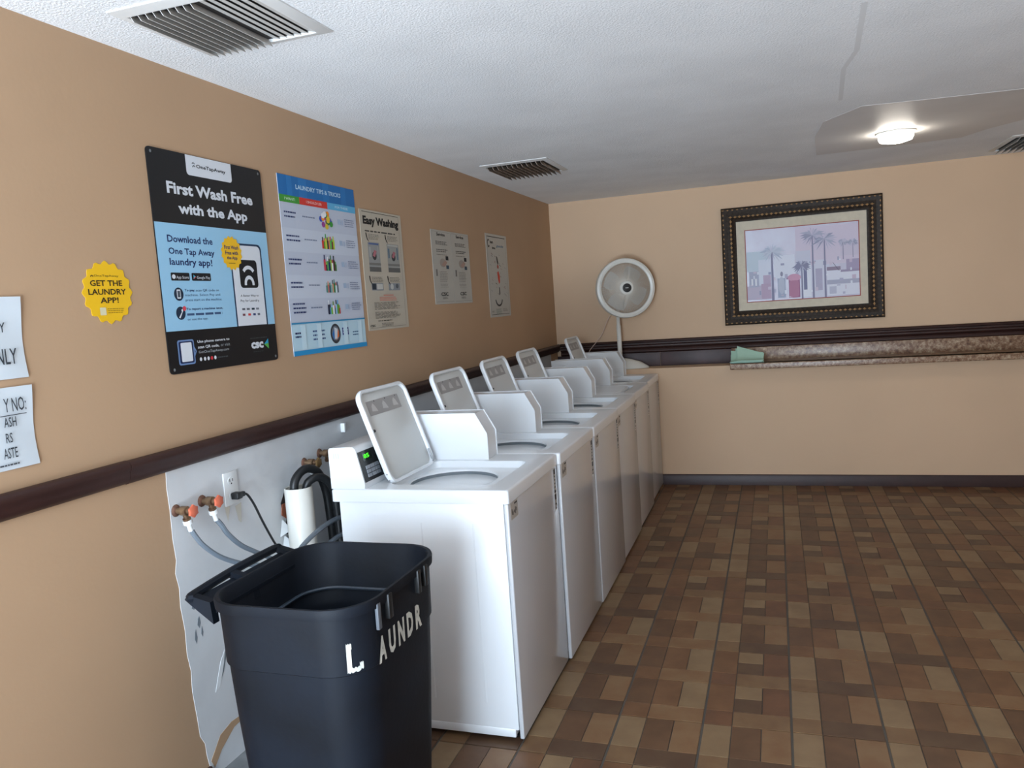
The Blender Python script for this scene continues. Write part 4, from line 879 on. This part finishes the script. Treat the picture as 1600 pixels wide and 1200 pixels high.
for k in range(4):
    m = MB(); a0_ = k*PI/2+0.3; rows_ = []
    for i in range(7):
        r = 0.03+0.15*i/6; wv = 0.35+0.55*math.sin(PI*(0.25+0.6*i/6))
        row = []
        for j in range(5):
            a = a0_+(j/4-0.5)*wv*1.35; d = ax*math.cos(a)+ay*math.sin(a); row.append((hc+d*r+fd*(-0.035+0.035*(j/4-0.5)))[:])
        rows_.append(row)
    m.loft(rows_, 0, True, closed=False); b_ = m.build('blade', mat('fan_blade', (222, 220, 216), 0.35), fan, fix=False)
m = MB(); m.tube([(-0.02, 0.05, 0.50), (-0.06, 0.06, 0.47), (-0.11, 0.07, 0.40), (-0.155, 0.075, 0.30), (-0.22, 0.078, 0.22), (-0.28, 0.08, 0.15), (-0.30, 0.085, 0.07), (-0.31, 0.07, 0.01)], 0.003, 6); m.tube([(0.0, 0.0, 0.58), (-0.01, 0.04, 0.56), (-0.02, 0.05, 0.50)], 0.003, 6); m.build('power_cord', mat('cord_pinkish', (214, 190, 176), 0.5), fan)

# ================================================================== CEILING FITTINGS
t = thing('ceiling_light', 'small round glowing ceiling light on the smooth ceiling patch', 'light', (2.50, -1.53, H-0.0016))
m = MB(); m.lathe([(0.106, 0.0), (0.106, -0.008), (0.095, -0.012)], (0, 0, 0), n=36, caps=(True, True)); m.build('base', mat('lamp_base', (230, 228, 222), 0.4), t)
m = MB(); m.lathe([(0.091, -0.0125), (0.093, -0.030), (0.085, -0.048), (0.05, -0.058), (0.0, -0.061)], (0, 0, 0), n=36); m.build('diffuser', mat('lamp_glow', (255, 250, 240), 0.4, emit=(255, 246, 232), estr=30), t)

VW = mat('vent_white', (214, 214, 212), 0.45); VD = mat('vent_dark', (52, 48, 46), 0.8); VS = mat('vent_slat', (200, 198, 194), 0.45)
def vent(label, x0, x1, y0, y1, n, ang, fr=0.03, brownish=False, z=H-0.0003):
    t = thing('ceiling_vent', label, 'vent', (x0, y0, z), 0, 'ceiling air vents')
    W_, D_ = x1-x0, y1-y0
    m = MB(); rings = []
    for d, h in ((0.0, 0.0), (0.0, -0.004), (fr*0.8, -0.011), (fr, -0.011), (fr, -0.002)):
        rings.append([(d, d, h), (W_-d, d, h), (W_-d, D_-d, h), (d, D_-d, h)])
    m.loft(rings, 0, False); m.build('frame', VW, t)
    m = MB(); m.box(fr*0.9, W_-fr*0.9, fr*0.9, D_-fr*0.9, -0.0012, -0.0002); m.build('backing', VD, t)
    p = (W_-2*fr)/n; sm_ = mat('vent_slat_brown', (196, 184, 172), 0.6, rgb2=(150, 136, 124), vscale=30) if brownish else VS  # browner, mottled slat colour for one vent
    me0 = None
    for i in range(n):
        a = math.radians(ang(i/(n-1)) if callable(ang) else ang); c = fr+p*(i+0.5); wd = p*(0.40 if abs(math.degrees(a)) < 20 else 0.55)
        dx, dz = math.cos(a)*wd, math.sin(a)*wd
        m = MB(); zc = -0.0135; nx, nz = -math.sin(a)*0.0006, math.cos(a)*0.0006
        zc = -0.003-abs(dz)-abs(nz)
        m.prism([(c-dx-nx, zc-dz-nz), (c+dx-nx, zc+dz-nz), (c+dx+nx, zc+dz+nz), (c-dx+nx, zc-dz+nz)], 'y', fr+0.001, D_-fr-0.001); m.build('slat', sm_, t, fix=False)
    return t
vent('large white slatted ceiling vent nearest the camera above the left wall', 0.19, 0.62, -4.935, -4.525, 15, lambda q: -58 if q < 0.6 else -12, 0.035)
vent('dusty ceiling vent with dark slats above the far posters', 0.175, 0.59, -2.14, -1.64, 12, -64, 0.028, True)
vent('ceiling vent cut by the right edge above the far wall', 3.25, 3.75, -0.85, -0.25, 12, 50, 0.03)
